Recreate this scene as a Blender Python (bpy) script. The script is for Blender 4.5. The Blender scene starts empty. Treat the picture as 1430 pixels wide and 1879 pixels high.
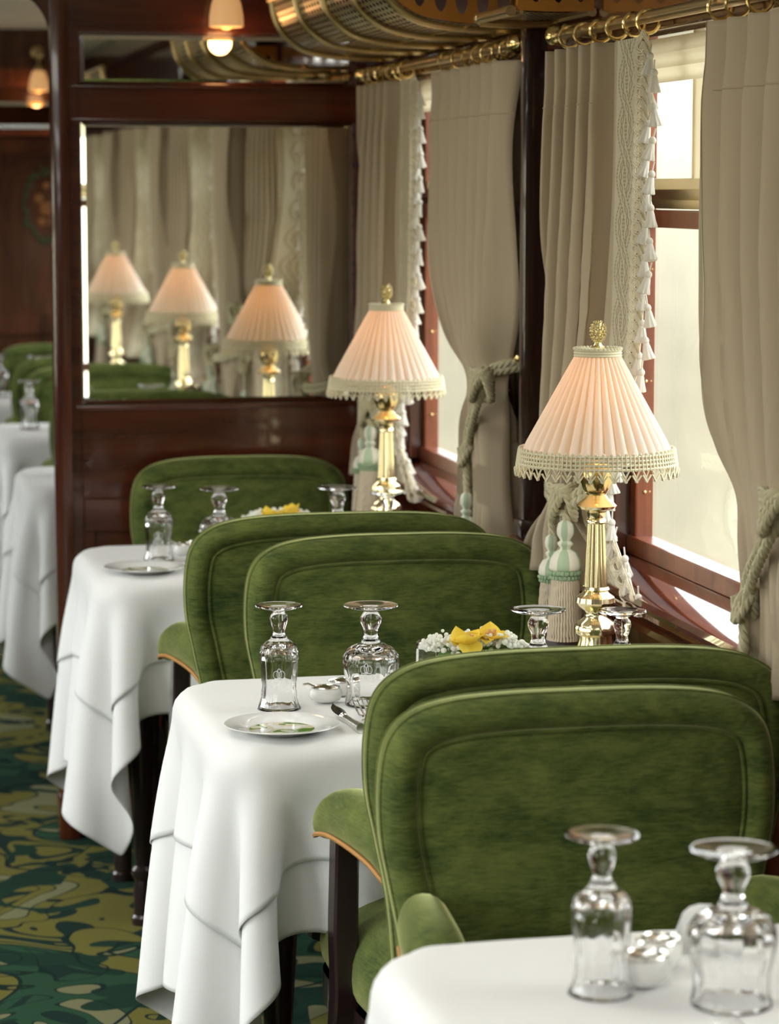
import bpy, bmesh, math, random
import numpy as np
from mathutils import Vector, Matrix
C = bpy.context.scene.collection
PI = math.pi
random.seed(7)

# ------------------------------------------------------------------ camera, world, light
cam_d = bpy.data.cameras.new('camera'); cam = bpy.data.objects.new('camera', cam_d); C.objects.link(cam)
cam_d.sensor_fit = 'HORIZONTAL'; cam_d.sensor_width = 24.0; cam_d.lens = 24.0*5000/1430
cam.location = (0, 0, 1.47)
cam.rotation_euler = (math.radians(90-6.781), 0, math.radians(-11.921))
cam_d.clip_start = 0.05
cam_d.dof.use_dof = True; cam_d.dof.focus_distance = 3.95; cam_d.dof.aperture_fstop = 5.6
bpy.context.scene.camera = cam
vs = bpy.context.scene.view_settings
vs.view_transform = 'Standard'; vs.look = 'None'; vs.gamma = 1; vs.use_curve_mapping = False
vs.exposure = 0.10

W = bpy.data.worlds.new('daylight'); bpy.context.scene.world = W; W.use_nodes = True
nt = W.node_tree; nt.nodes.clear()
def N(nt, t, **k):
    n = nt.nodes.new(t)
    for a, b in k.items():
        if a == 'inp':
            for i, v in b.items(): n.inputs[i].default_value = v
        else: setattr(n, a, b)
    return n
def L(nt, a, b): nt.links.new(a, b)
tc = N(nt, 'ShaderNodeTexCoord'); sx = N(nt, 'ShaderNodeSeparateXYZ'); L(nt, tc.outputs['Generated'], sx.inputs[0])
mr = N(nt, 'ShaderNodeMapRange', inp={1: -0.10, 2: 0.12, 3: 0, 4: 1}); L(nt, sx.outputs[2], mr.inputs[0])
cr = N(nt, 'ShaderNodeValToRGB'); e = cr.color_ramp.elements
e[0].position = 0.0; e[0].color = (0.96, 0.90, 0.68, 1); e[1].position = 1.0; e[1].color = (0.94, 0.97, 1.0, 1)
m_ = cr.color_ramp.elements.new(0.5); m_.color = (1.0, 0.94, 0.76, 1)
L(nt, mr.outputs[0], cr.inputs[0])
ns = N(nt, 'ShaderNodeTexNoise', inp={'Scale': 22.0, 'Detail': 3.0}); L(nt, tc.outputs['Generated'], ns.inputs['Vector'])
mr2 = N(nt, 'ShaderNodeMapRange', inp={1: 0.3, 2: 0.7, 3: 0.8, 4: 1.08}); L(nt, ns.outputs[0], mr2.inputs[0])
st = N(nt, 'ShaderNodeMapRange', inp={1: -0.05, 2: 0.45, 3: 1.30, 4: 8.0}); L(nt, sx.outputs[2], st.inputs[0])
# the sunlit half of the sky is on the left side of the carriage
sl = N(nt, 'ShaderNodeMapRange', inp={1: -0.8, 2: 0.2, 3: 2.6, 4: 1.0}); L(nt, sx.outputs[0], sl.inputs[0])
mm = N(nt, 'ShaderNodeMath', operation='MULTIPLY'); L(nt, st.outputs[0], mm.inputs[0]); L(nt, sl.outputs[0], mm.inputs[1])
mm2 = N(nt, 'ShaderNodeMath', operation='MULTIPLY'); L(nt, mm.outputs[0], mm2.inputs[0]); L(nt, mr2.outputs[0], mm2.inputs[1])
bg = N(nt, 'ShaderNodeBackground'); L(nt, cr.outputs[0], bg.inputs[0]); L(nt, mm2.outputs[0], bg.inputs[1])
wo = N(nt, 'ShaderNodeOutputWorld'); L(nt, bg.outputs[0], wo.inputs[0])

def area(name, loc, rot, sx_, sy_, power, col=(1, 1, 1), portal=False):
    l = bpy.data.lights.new(name, 'AREA'); l.shape = 'RECTANGLE'; l.size = sx_; l.size_y = sy_; l.energy = power; l.color = col
    if portal: l.cycles.is_portal = True
    o = bpy.data.objects.new(name, l); C.objects.link(o); o.location = loc; o.rotation_euler = rot
    return o
BAYS = [(-1.245, -0.39), (0.30, 1.16), (1.845, 2.705), (3.39, 4.255), (4.93, 5.815), (6.95, 7.68), (8.45, 9.18), (9.85, 10.55)]
WZ0, WZ1 = 0.882, 1.70
for a, b in BAYS:
    area('window_portal', (1.36, (a+b)/2, (WZ0+WZ1)/2), (0, PI/2, 0), WZ1-WZ0, b-a, 1, portal=True)
    area('window_portal', (-1.36, (a+b)/2, (WZ0+WZ1)/2), (0, -PI/2, 0), WZ1-WZ0, b-a, 1, portal=True)
# fill lights added under the ceiling to brighten the interior, not real fittings
for y in (0.2, 1.6, 3.1, 4.6):
    area('ceiling_fill', (0.0, y, 2.04), (0, 0, 0), 0.9, 0.6, 8, (1, 0.97, 0.92))

# ------------------------------------------------------------------ materials
def mat(name, col, rough=0.5, metal=0.0, **k):
    m = bpy.data.materials.new(name); m.use_nodes = True
    b = m.node_tree.nodes['Principled BSDF']
    b.inputs['Base Color'].default_value = (*col, 1); b.inputs['Roughness'].default_value = rough; b.inputs['Metallic'].default_value = metal
    for a, v in k.items(): b.inputs[a.replace('_', ' ')].default_value = v
    return m
def noisecol(m, c1, c2, scale=(5, 5, 5), lo=0.35, hi=0.65, detail=4, bump=0.0, bscale=None, coord='Object', dist=0.0):
    nt = m.node_tree; b = nt.nodes['Principled BSDF']
    tc = N(nt, 'ShaderNodeTexCoord'); mp = N(nt, 'ShaderNodeMapping'); mp.inputs['Scale'].default_value = scale
    L(nt, tc.outputs[coord], mp.inputs[0])
    n = N(nt, 'ShaderNodeTexNoise', inp={'Scale': 1.0, 'Detail': detail, 'Distortion': dist}); L(nt, mp.outputs[0], n.inputs['Vector'])
    r = N(nt, 'ShaderNodeValToRGB'); r.color_ramp.elements[0].position = lo; r.color_ramp.elements[1].position = hi
    r.color_ramp.elements[0].color = (*c1, 1); r.color_ramp.elements[1].color = (*c2, 1)
    L(nt, n.outputs[0], r.inputs[0]); L(nt, r.outputs[0], b.inputs['Base Color'])
    if bump:
        n2 = N(nt, 'ShaderNodeTexNoise', inp={'Scale': bscale or 300.0, 'Detail': 2.0}); L(nt, tc.outputs[coord], n2.inputs['Vector'])
        bp = N(nt, 'ShaderNodeBump', inp={'Strength': bump, 'Distance': 0.002}); L(nt, n2.outputs[0], bp.inputs['Height']); L(nt, bp.outputs[0], b.inputs['Normal'])
    return r
M = {}
M['mahogany'] = mat('mahogany', (0.1, 0.02, 0.008), 0.22, Coat_Weight=0.6, Coat_Roughness=0.06)
noisecol(M['mahogany'], (0.042, 0.009, 0.004), (0.10, 0.022, 0.009), (2, 2, 22), 0.3, 0.72, 5, dist=0.6)
M['mahogany_h'] = mat('mahogany_h', (0.1, 0.02, 0.008), 0.22, Coat_Weight=0.7, Coat_Roughness=0.05)
noisecol(M['mahogany_h'], (0.046, 0.009, 0.004), (0.11, 0.023, 0.009), (2.5, 2.5, 26), 0.3, 0.72, 5, dist=0.6)
M['mahogany_v'] = mat('mahogany_v', (0.1, 0.02, 0.008), 0.22, Coat_Weight=0.6, Coat_Roughness=0.06)
noisecol(M['mahogany_v'], (0.045, 0.009, 0.004), (0.115, 0.026, 0.010), (40, 40, 3), 0.3, 0.72, 5, dist=0.6)
M['sash_wood'] = mat('sash_wood', (0.24, 0.05, 0.018), 0.3, Coat_Weight=0.4, Coat_Roughness=0.1)
noisecol(M['sash_wood'], (0.13, 0.030, 0.012), (0.27, 0.072, 0.026), (40, 40, 5), 0.3, 0.7, 4)
M['walnut'] = mat('walnut', (0.05, 0.015, 0.01), 0.25, Coat_Weight=0.5, Coat_Roughness=0.08)
noisecol(M['walnut'], (0.035, 0.011, 0.006), (0.12, 0.04, 0.018), (9, 9, 2.2), 0.3, 0.7, 5, dist=1.2)
M['walnut_dark'] = mat('walnut_dark', (0.022, 0.009, 0.006), 0.22, Coat_Weight=0.5)
M['ledge'] = mat('ledge', (0.09, 0.02, 0.01), 0.07, Coat_Weight=1.0, Coat_Roughness=0.03)
noisecol(M['ledge'], (0.07, 0.014, 0.007), (0.16, 0.04, 0.016), (40, 4, 40), 0.3, 0.7, 4)
M['ebony'] = mat('ebony', (0.018, 0.008, 0.009), 0.28, Coat_Weight=0.5)
M['inlay_green'] = mat('inlay_green', (0.035, 0.05, 0.014), 0.4)
M['inlay'] = mat('inlay', (0.30, 0.12, 0.03), 0.3)
M['brass'] = mat('brass', (0.83, 0.64, 0.30), 0.2, 1.0)
M['brass_pale'] = mat('brass_pale', (0.93, 0.82, 0.50), 0.19, 1.0)
M['brass_old'] = mat('brass_old', (0.62, 0.47, 0.24), 0.3, 1.0)
M['brass_warm_lit'] = mat('brass_warm_lit', (0.85, 0.42, 0.10), 0.38, 1.0)  # orange tone stands in for warm lamp light reflected by the brass
M['silver'] = mat('silver', (0.85, 0.84, 0.80), 0.18, 1.0)
M['dark_metal'] = mat('dark_metal', (0.05, 0.045, 0.04), 0.4, 0.8)
M['mirror'] = mat('mirror', (0.86, 0.87, 0.84), 0.015, 1.0)
M['porcelain'] = mat('porcelain', (0.82, 0.82, 0.79), 0.12)
M['ceiling'] = mat('ceiling', (0.78, 0.75, 0.66), 0.6)
M['wall_dark'] = mat('wall_dark', (0.03, 0.012, 0.008), 0.35)
M['linen'] = mat('linen', (0.79, 0.79, 0.775), 0.75, Sheen_Weight=0.15)
M['linen'].node_tree.nodes['Principled BSDF'].inputs['Subsurface Weight'].default_value = 0.0
def velvet():
    m = mat('velvet', (0.07, 0.13, 0.02), 0.85, Sheen_Weight=1.0, Sheen_Roughness=0.33)
    nt = m.node_tree; b = nt.nodes['Principled BSDF']
    b.inputs['Sheen Tint'].default_value = (0.75, 0.78, 0.36, 1)
    b.inputs['Specular IOR Level'].default_value = 0.15
    tc = N(nt, 'ShaderNodeTexCoord')
    mp = N(nt, 'ShaderNodeMapping'); mp.inputs['Scale'].default_value = (10, 10, 22); L(nt, tc.outputs['Object'], mp.inputs[0])
    n1 = N(nt, 'ShaderNodeTexNoise', inp={'Scale': 1.0, 'Detail': 6.0, 'Roughness': 0.7, 'Distortion': 0.4}); L(nt, mp.outputs[0], n1.inputs['Vector'])
    mp2 = N(nt, 'ShaderNodeMapping'); mp2.inputs['Scale'].default_value = (55, 55, 420); L(nt, tc.outputs['Object'], mp2.inputs[0])
    n2 = N(nt, 'ShaderNodeTexNoise', inp={'Scale': 1.0, 'Detail': 3.0}); L(nt, mp2.outputs[0], n2.inputs['Vector'])
    ad = N(nt, 'ShaderNodeMath', operation='MULTIPLY_ADD'); ad.inputs[1].default_value = 0.45; L(nt, n2.outputs[0], ad.inputs[0]); L(nt, n1.outputs[0], ad.inputs[2])
    r = N(nt, 'ShaderNodeValToRGB'); el = r.color_ramp.elements
    el[0].position = 0.52; el[0].color = (0.029, 0.053, 0.012, 1); el[1].position = 0.92; el[1].color = (0.140, 0.168, 0.042, 1)
    L(nt, ad.outputs[0], r.inputs[0]); L(nt, r.outputs[0], b.inputs['Base Color'])
    bp = N(nt, 'ShaderNodeBump', inp={'Strength': 0.25, 'Distance': 0.002}); L(nt, ad.outputs[0], bp.inputs['Height']); L(nt, bp.outputs[0], b.inputs['Normal'])
    return m
M['velvet'] = velvet()
M['cord_gold'] = mat('cord_gold', (0.42, 0.20, 0.05), 0.7)
M['piping'] = mat('piping', (0.10, 0.16, 0.025), 0.8, Sheen_Weight=0.6)
def translucent_cloth(name, c, fac, tcol=None, rough=0.85, bump=0.15):
    m = mat(name, c, rough, Sheen_Weight=0.1)
    nt = m.node_tree; b = nt.nodes['Principled BSDF']; out = nt.nodes['Material Output']
    tr = N(nt, 'ShaderNodeBsdfTranslucent'); tr.inputs[0].default_value = (*(tcol or c), 1)
    mx = N(nt, 'ShaderNodeMixShader'); mx.inputs[0].default_value = fac
    L(nt, b.outputs[0], mx.inputs[1]); L(nt, tr.outputs[0], mx.inputs[2]); L(nt, mx.outputs[0], out.inputs[0])
    if bump:
        tc = N(nt, 'ShaderNodeTexCoord'); n2 = N(nt, 'ShaderNodeTexNoise', inp={'Scale': 700.0, 'Detail': 2.0}); L(nt, tc.outputs['Object'], n2.inputs['Vector'])
        bp = N(nt, 'ShaderNodeBump', inp={'Strength': bump, 'Distance': 0.001}); L(nt, n2.outputs[0], bp.inputs['Height']); L(nt, bp.outputs[0], b.inputs['Normal'])
    return m
M['curtain'] = translucent_cloth('curtain', (0.47, 0.385, 0.270), 0.14, (0.55, 0.45, 0.27))
M['blind'] = translucent_cloth('blind', (0.75, 0.68, 0.5), 0.35, (0.8, 0.7, 0.5))
M['shade'] = translucent_cloth('shade', (0.88, 0.84, 0.79), 0.42, (0.95, 0.72, 0.46), bump=0.05)
M['trim'] = mat('trim', (0.66, 0.61, 0.43), 0.8)
M['tassel_white'] = translucent_cloth('tassel_white', (0.74, 0.70, 0.62), 0.2, bump=0)
M['gimp'] = mat('gimp', (0.60, 0.54, 0.40), 0.8)
M['rope'] = mat('rope', (0.47, 0.43, 0.28), 0.8)
M['tassel_skirt'] = mat('tassel_skirt', (0.50, 0.43, 0.32), 0.85)
M['tassel_green'] = mat('tassel_green', (0.24, 0.34, 0.20), 0.75)
def striped_head():
    m = mat('tassel_head', (0.6, 0.6, 0.5), 0.75); nt = m.node_tree; b = nt.nodes['Principled BSDF']
    tc = N(nt, 'ShaderNodeTexCoord'); s = N(nt, 'ShaderNodeSeparateXYZ'); L(nt, tc.outputs['Object'], s.inputs[0])
    at = N(nt, 'ShaderNodeMath', operation='ARCTAN2'); L(nt, s.outputs[0], at.inputs[0]); L(nt, s.outputs[1], at.inputs[1])
    mu = N(nt, 'ShaderNodeMath', operation='MULTIPLY'); mu.inputs[1].default_value = 4; L(nt, at.outputs[0], mu.inputs[0])
    si = N(nt, 'ShaderNodeMath', operation='SINE'); L(nt, mu.outputs[0], si.inputs[0])
    gt = N(nt, 'ShaderNodeMath', operation='GREATER_THAN'); gt.inputs[1].default_value = 0.0; L(nt, si.outputs[0], gt.inputs[0])
    mx = N(nt, 'ShaderNodeMix', data_type='RGBA'); L(nt, gt.outputs[0], mx.inputs[0]); mx.inputs[6].default_value = (0.68, 0.66, 0.55, 1); mx.inputs[7].default_value = (0.36, 0.46, 0.31, 1)
    L(nt, mx.outputs[2], b.inputs['Base Color'])
    return m
M['tassel_head'] = striped_head()
M['pollen'] = mat('pollen', (0.72, 0.40, 0.16), 0.6)
M['petal_yellow'] = translucent_cloth('petal_yellow', (0.90, 0.68, 0.06), 0.3, (0.95, 0.75, 0.1), 0.5, bump=0)
M['blossom'] = translucent_cloth('blossom', (0.92, 0.93, 0.86), 0.25, (0.9, 0.92, 0.75), 0.6, bump=0)
M['stem_green'] = mat('stem_green', (0.12, 0.25, 0.05), 0.6)
M['frosted'] = mat('frosted', (0.9, 0.9, 0.9), 0.6)
M['rubber_black'] = mat('rubber_black', (0.01, 0.012, 0.01), 0.3)
g = mat('crystal', (1, 1, 1), 0.0); gb = g.node_tree.nodes['Principled BSDF']; gb.inputs['Transmission Weight'].default_value = 1.0; gb.inputs['IOR'].default_value = 1.40
M['crystal'] = g
def pane_mat():
    m = bpy.data.materials.new('window_pane'); m.use_nodes = True; nt = m.node_tree; nt.nodes.clear()
    t = N(nt, 'ShaderNodeBsdfTransparent'); t.inputs[0].default_value = (0.97, 0.98, 0.96, 1)
    gl = N(nt, 'ShaderNodeBsdfGlossy'); gl.inputs['Roughness'].default_value = 0.01
    fr = N(nt, 'ShaderNodeFresnel'); fr.inputs[0].default_value = 1.3
    mu = N(nt, 'ShaderNodeMath', operation='MULTIPLY'); mu.inputs[1].default_value = 0.35; L(nt, fr.outputs[0], mu.inputs[0])
    mx = N(nt, 'ShaderNodeMixShader'); L(nt, mu.outputs[0], mx.inputs[0]); L(nt, t.outputs[0], mx.inputs[1]); L(nt, gl.outputs[0], mx.inputs[2])
    o = N(nt, 'ShaderNodeOutputMaterial'); L(nt, mx.outputs[0], o.inputs[0]); return m
M['pane'] = pane_mat()
def emis(name, c, s, base=(0.8, 0.5, 0.2)):
    m = mat(name, base, 0.4); b = m.node_tree.nodes['Principled BSDF']; b.inputs['Emission Color'].default_value = (*c, 1); b.inputs['Emission Strength'].default_value = s; return m
M['bulb'] = emis('bulb', (1, 0.5, 0.15), 2.5)
M['tulip_glass'] = emis('tulip_glass', (1.0, 0.50, 0.18), 0.45, (0.7, 0.5, 0.35))
M['tulip_core'] = emis('tulip_core', (1.0, 0.42, 0.07), 1.0)
def band_mat():
    m = translucent_cloth('embroidered_band', (0.62, 0.58, 0.43), 0.3, (0.7, 0.62, 0.4), bump=0)
    nt = m.node_tree; b = nt.nodes['Principled BSDF']
    uv = N(nt, 'ShaderNodeUVMap'); s = N(nt, 'ShaderNodeSeparateXYZ'); L(nt, uv.outputs[0], s.inputs[0])
    U, V = s.outputs[0], s.outputs[1]
    def mth(op, a, b2=None, c=None):
        n = N(nt, 'ShaderNodeMath', operation=op)
        for i, x in enumerate((a, b2, c)):
            if x is None: continue
            if isinstance(x, (int, float)): n.inputs[i].default_value = x
            else: L(nt, x, n.inputs[i])
        return n.outputs[0]
    P = 0.145
    def ribbon(ph):
        cen = mth('MULTIPLY_ADD', mth('SINE', mth('MULTIPLY_ADD', V, 2*PI/P, ph)), .20, 0.5)
        d = mth('ABSOLUTE', mth('SUBTRACT', U, cen))
        ed = mth('ABSOLUTE', mth('SUBTRACT', d, .165))
        w = mth('MULTIPLY_ADD', mth('GREATER_THAN', mth('SINE', mth('MULTIPLY', V, 2*PI/0.0058)), 0.2), .020, .010)
        green = mth('LESS_THAN', ed, w)
        r = mth('MULTIPLY', mth('ABSOLUTE', mth('SINE', mth('MULTIPLY', V, PI/0.017))), 0.05)
        ch = mth('LESS_THAN', mth('ABSOLUTE', mth('SUBTRACT', d, r)), 0.018)
        inside = mth('LESS_THAN', d, .175)
        return green, ch, inside
    g1, c1, i1 = ribbon(0); g2, c2, i2 = ribbon(PI)
    top1 = mth('GREATER_THAN', mth('COSINE', mth('MULTIPLY', V, 2*PI/P)), 0.0)
    hide2 = mth('MULTIPLY', i1, top1); hide1 = mth('MULTIPLY', i2, mth('SUBTRACT', 1.0, top1))
    k2 = mth('SUBTRACT', 1.0, hide2); k1 = mth('SUBTRACT', 1.0, hide1)
    edge = mth('LESS_THAN', mth('ABSOLUTE', mth('SUBTRACT', mth('ABSOLUTE', mth('SUBTRACT', U, 0.5)), 0.475)), 0.012)
    gsum = mth('MAXIMUM', mth('MAXIMUM', mth('MULTIPLY', g1, k1), mth('MULTIPLY', g2, k2)), edge)
    csum = mth('MAXIMUM', mth('MULTIPLY', c1, k1), mth('MULTIPLY', c2, k2))
    m1 = N(nt, 'ShaderNodeMix', data_type='RGBA'); L(nt, gsum, m1.inputs[0]); m1.inputs[6].default_value = (0.76, 0.70, 0.54, 1); m1.inputs[7].default_value = (0.38, 0.37, 0.17, 1)
    m2 = N(nt, 'ShaderNodeMix', data_type='RGBA'); L(nt, csum, m2.inputs[0]); L(nt, m1.outputs[2], m2.inputs[6]); m2.inputs[7].default_value = (0.38, 0.29, 0.17, 1)
    L(nt, m2.outputs[2], b.inputs['Base Color'])
    return m
M['band'] = band_mat()
def carpet_mat():
    m = mat('carpet', (0.1, 0.1, 0.05), 0.95, Specular_IOR_Level=0.1); nt = m.node_tree; b = nt.nodes['Principled BSDF']
    tc = N(nt, 'ShaderNodeTexCoord')
    def noise(sc, det, loc=(0, 0, 0), dist=0.0):
        mp = N(nt, 'ShaderNodeMapping'); mp.inputs['Location'].default_value = loc; L(nt, tc.outputs['Object'], mp.inputs[0])
        n = N(nt, 'ShaderNodeTexNoise', inp={'Scale': sc, 'Detail': det, 'Distortion': dist}); L(nt, mp.outputs[0], n.inputs['Vector']); return n
    def mth(op, a, b2=None):
        n = N(nt, 'ShaderNodeMath', operation=op)
        for i, x in enumerate((a, b2)):
            if x is None: continue
            if isinstance(x, (int, float)): n.inputs[i].default_value = x
            else: L(nt, x, n.inputs[i])
        return n.outputs[0]
    def mix(f, a, c):
        n = N(nt, 'ShaderNodeMix', data_type='RGBA')
        L(nt, f, n.inputs[0])
        if isinstance(a, tuple): n.inputs[6].default_value = (*a, 1)
        else: L(nt, a, n.inputs[6])
        n.inputs[7].default_value = (*c, 1); return n.outputs[2]
    a = noise(2.3, 0.3, (0, 0, 0), 1.5).outputs[0]; c = noise(3.3, 0.2, (5, 3, 0), 2.0).outputs[0]; d = noise(4.2, 0.2, (1, 9, 0), 1.5).outputs[0]
    col = mix(mth('GREATER_THAN', a, 0.535), (0.150, 0.138, 0.034), (0.024, 0.068, 0.036))
    col = mix(mth('GREATER_THAN', c, 0.60), col, (0.19, 0.19, 0.10))
    wv = mth('SINE', mth('MULTIPLY', a, 60.0))
    band = mth('MULTIPLY', mth('GREATER_THAN', wv, 0.35), mth('LESS_THAN', c, 0.42))
    col = mix(band, col, (0.012, 0.030, 0.024))
    col = mix(mth('GREATER_THAN', d, 0.61), col, (0.014, 0.040, 0.026))
    for src, t, w in ((a, 0.535, 0.012), (c, 0.60, 0.010), (c, 0.42, 0.008)):
        col = mix(mth('LESS_THAN', mth('ABSOLUTE', mth('SUBTRACT', src, t)), w), col, (0.008, 0.022, 0.018))
    L(nt, col, b.inputs['Base Color'])
    n2 = N(nt, 'ShaderNodeTexNoise', inp={'Scale': 400.0, 'Detail': 2.0}); L(nt, tc.outputs['Object'], n2.inputs['Vector'])
    bp = N(nt, 'ShaderNodeBump', inp={'Strength': 0.4, 'Distance': 0.004}); L(nt, n2.outputs[0], bp.inputs['Height']); L(nt, bp.outputs[0], b.inputs['Normal'])
    return m
M['carpet'] = carpet_mat()
def plate_mat():
    m = mat('plate_china', (0.8, 0.8, 0.77), 0.1, Coat_Weight=0.5); nt = m.node_tree; b = nt.nodes['Principled BSDF']
    tc = N(nt, 'ShaderNodeTexCoord'); le = N(nt, 'ShaderNodeVectorMath', operation='LENGTH'); L(nt, tc.outputs['Object'], le.inputs[0])
    n = N(nt, 'ShaderNodeTexNoise', inp={'Scale': 26.0, 'Detail': 1.0}); L(nt, tc.outputs['Object'], n.inputs['Vector'])
    r = N(nt, 'ShaderNodeValToRGB'); el = r.color_ramp.elements; r.color_ramp.interpolation = 'CONSTANT'
    el[0].position = 0; el[0].color = (0.80, 0.80, 0.77, 1); el[1].position = 0.44; el[1].color = (0.72, 0.66, 0.48, 1)
    x = el.new(0.55); x.color = (0.13, 0.27, 0.04, 1); x = el.new(0.63); x.color = (0.75, 0.72, 0.58, 1)
    L(nt, n.outputs[0], r.inputs[0])
    lt = N(nt, 'ShaderNodeMath', operation='LESS_THAN'); lt.inputs[1].default_value = 0.046; L(nt, le.outputs['Value'], lt.inputs[0])
    mx = N(nt, 'ShaderNodeMix', data_type='RGBA'); L(nt, lt.outputs[0], mx.inputs[0]); mx.inputs[6].default_value = (0.80, 0.80, 0.78, 1); L(nt, r.outputs[0], mx.inputs[7])
    L(nt, mx.outputs[2], b.inputs['Base Color']); return m
M['plate'] = plate_mat()
def mesh_cane():
    m = mat('brass_gauze', (0.50, 0.42, 0.24), 0.35, 0.9); nt = m.node_tree; b = nt.nodes['Principled BSDF']; out = nt.nodes['Material Output']
    tc = N(nt, 'ShaderNodeUVMap'); br = N(nt, 'ShaderNodeSeparateXYZ'); L(nt, tc.outputs[0], br.inputs[0])
    o = []
    for i in (0, 1):
        a = N(nt, 'ShaderNodeMath', operation='MULTIPLY'); a.inputs[1].default_value = 2*PI/(0.013 if i == 0 else 0.03); L(nt, br.outputs[i], a.inputs[0])
        s = N(nt, 'ShaderNodeMath', operation='SINE'); L(nt, a.outputs[0], s.inputs[0]); o.append(s.outputs[0])
    mu = N(nt, 'ShaderNodeMath', operation='ADD'); L(nt, o[0], mu.inputs[0]); L(nt, o[1], mu.inputs[1])
    gt = N(nt, 'ShaderNodeMath', operation='GREATER_THAN'); gt.inputs[1].default_value = 0.55; L(nt, mu.outputs[0], gt.inputs[0])
    tr = N(nt, 'ShaderNodeBsdfTransparent'); mx = N(nt, 'ShaderNodeMixShader'); L(nt, gt.outputs[0], mx.inputs[0]); L(nt, b.outputs[0], mx.inputs[1]); L(nt, tr.outputs[0], mx.inputs[2]); L(nt, mx.outputs[0], out.inputs[0])
    return m
M['gauze'] = mesh_cane()

# ------------------------------------------------------------------ mesh helpers
class MB:
    def __init__(s): s.v = []; s.f = []; s.uv = []
    def add(s, v, f, uv=None):
        o = len(s.v); s.v += [tuple(p) for p in v]; s.f += [tuple(i+o for i in q) for q in f]
        if uv is not None: s.uv += list(uv)
    def grid(s, P, cu=False, cv=False, uv=None):
        nu, nv = len(P), len(P[0]); v = [p for r in P for p in r]; f = []
        for i in range(nu if cu else nu-1):
            for j in range(nv if cv else nv-1):
                i2, j2 = (i+1) % nu, (j+1) % nv
                f.append((i*nv+j, i2*nv+j, i2*nv+j2, i*nv+j2))
        s.add(v, f, uv)
    def box(s, x0, x1, y0, y1, z0, z1, b=0.0):
        x0, x1 = min(x0, x1), max(x0, x1); y0, y1 = min(y0, y1), max(y0, y1); z0, z1 = min(z0, z1), max(z0, z1)
        bm = bmesh.new(); bmesh.ops.create_cube(bm, size=1)
        for q in bm.verts: q.co = Vector(((x0+x1)/2+q.co.x*(x1-x0), (y0+y1)/2+q.co.y*(y1-y0), (z0+z1)/2+q.co.z*(z1-z0)))
        if b: bmesh.ops.bevel(bm, geom=bm.edges[:], offset=min(b, 0.45*min(x1-x0, y1-y0, z1-z0)), segments=2, profile=0.6, affect='EDGES')
        bm.verts.index_update(); s.add([q.co[:] for q in bm.verts], [[w.index for w in fa.verts] for fa in bm.faces]); bm.free()
    def tube(s, path, r, n=8, closed=False, caps=True):
        P = [Vector(p) for p in path]; m = len(P); rows = []
        up = None
        for i, p in enumerate(P):
            if closed: t = (P[(i+1) % m]-P[i-1])
            else: t = P[min(i+1, m-1)]-P[max(i-1, 0)]
            t.normalize()
            if up is None: up = Vector((0, 0, 1)) if abs(t.z) < 0.9 else Vector((1, 0, 0))
            a = t.cross(up)
            if a.length < 1e-6: a = t.cross(Vector((1, 0.3, 0)))
            a.normalize(); b2 = a.cross(t); up = b2
            rr = r[i] if isinstance(r, (list, tuple)) else r
            rows.append([tuple(p+a*math.cos(2*PI*k/n)*rr+b2*math.sin(2*PI*k/n)*rr) for k in range(n)])
        o = len(s.v); s.grid(rows, cu=closed, cv=True)
        if caps and not closed:
            s.f.append(tuple(o+k for k in range(n))); s.f.append(tuple(o+(m-1)*n+k for k in reversed(range(n))))
    def lathe(s, prof, n=32, rib=None, c=(0, 0, 0), closed=False):
        rows = []
        for i, (r, z) in enumerate(prof):
            rows.append([(c[0]+(r*(rib(i, 2*PI*k/n) if rib else 1))*math.cos(2*PI*k/n), c[1]+(r*(rib(i, 2*PI*k/n) if rib else 1))*math.sin(2*PI*k/n), c[2]+z) for k in range(n)])
        s.grid(rows, cu=closed, cv=True)
    def ball(s, c, r, nu=10, nv=6, sc=(1, 1, 1)):
        rows = []
        for i in range(nv+1):
            a = PI*i/nv
            rows.append([(c[0]+r*sc[0]*max(math.sin(a), 1e-4)*math.cos(2*PI*k/nu), c[1]+r*sc[1]*max(math.sin(a), 1e-4)*math.sin(2*PI*k/nu), c[2]+r*sc[2]*math.cos(a)) for k in range(nu)])
        s.grid(rows, cv=True)
    def build(s, name, m, parent=None, smooth=True, loc=(0, 0, 0), sub=0, angle=None):
        me = bpy.data.meshes.new(name); me.from_pydata(s.v, [], s.f); me.update()
        if s.uv:
            ul = me.uv_layers.new(name='UVMap')
            for lp in me.loops: ul.data[lp.index].uv = s.uv[lp.vertex_index]
        bm = bmesh.new(); bm.from_mesh(me); bmesh.ops.recalc_face_normals(bm, faces=bm.faces); bm.to_mesh(me); bm.free()
        me.materials.append(M[m] if isinstance(m, str) else m)
        for p in me.polygons: p.use_smooth = smooth
        if smooth:
            try: me.set_sharp_from_angle(angle=math.radians(angle or 42))
            except Exception: pass
        o = bpy.data.objects.new(name, me); C.objects.link(o); o.location = loc
        if parent: o.parent = parent
        if sub:
            md = o.modifiers.new('sub', 'SUBSURF'); md.levels = sub; md.render_levels = sub
        return o
def spline(pts, n, closed=False):
    P = [np.array(p, float) for p in pts]; m = len(P); out = []
    segs = m if closed else m-1
    for i in range(segs):
        g = lambda k: P[k % m] if closed else P[max(0, min(m-1, k))]
        p0, p1, p2, p3 = g(i-1), g(i), g(i+1), g(i+2)
        for j in range(n):
            t = j/n
            out.append(0.5*((2*p1)+(-p0+p2)*t+(2*p0-5*p1+4*p2-p3)*t*t+(-p0+3*p1-3*p2+p3)*t**3))
    if not closed: out.append(P[-1])
    return [tuple(p) for p in out]
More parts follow.
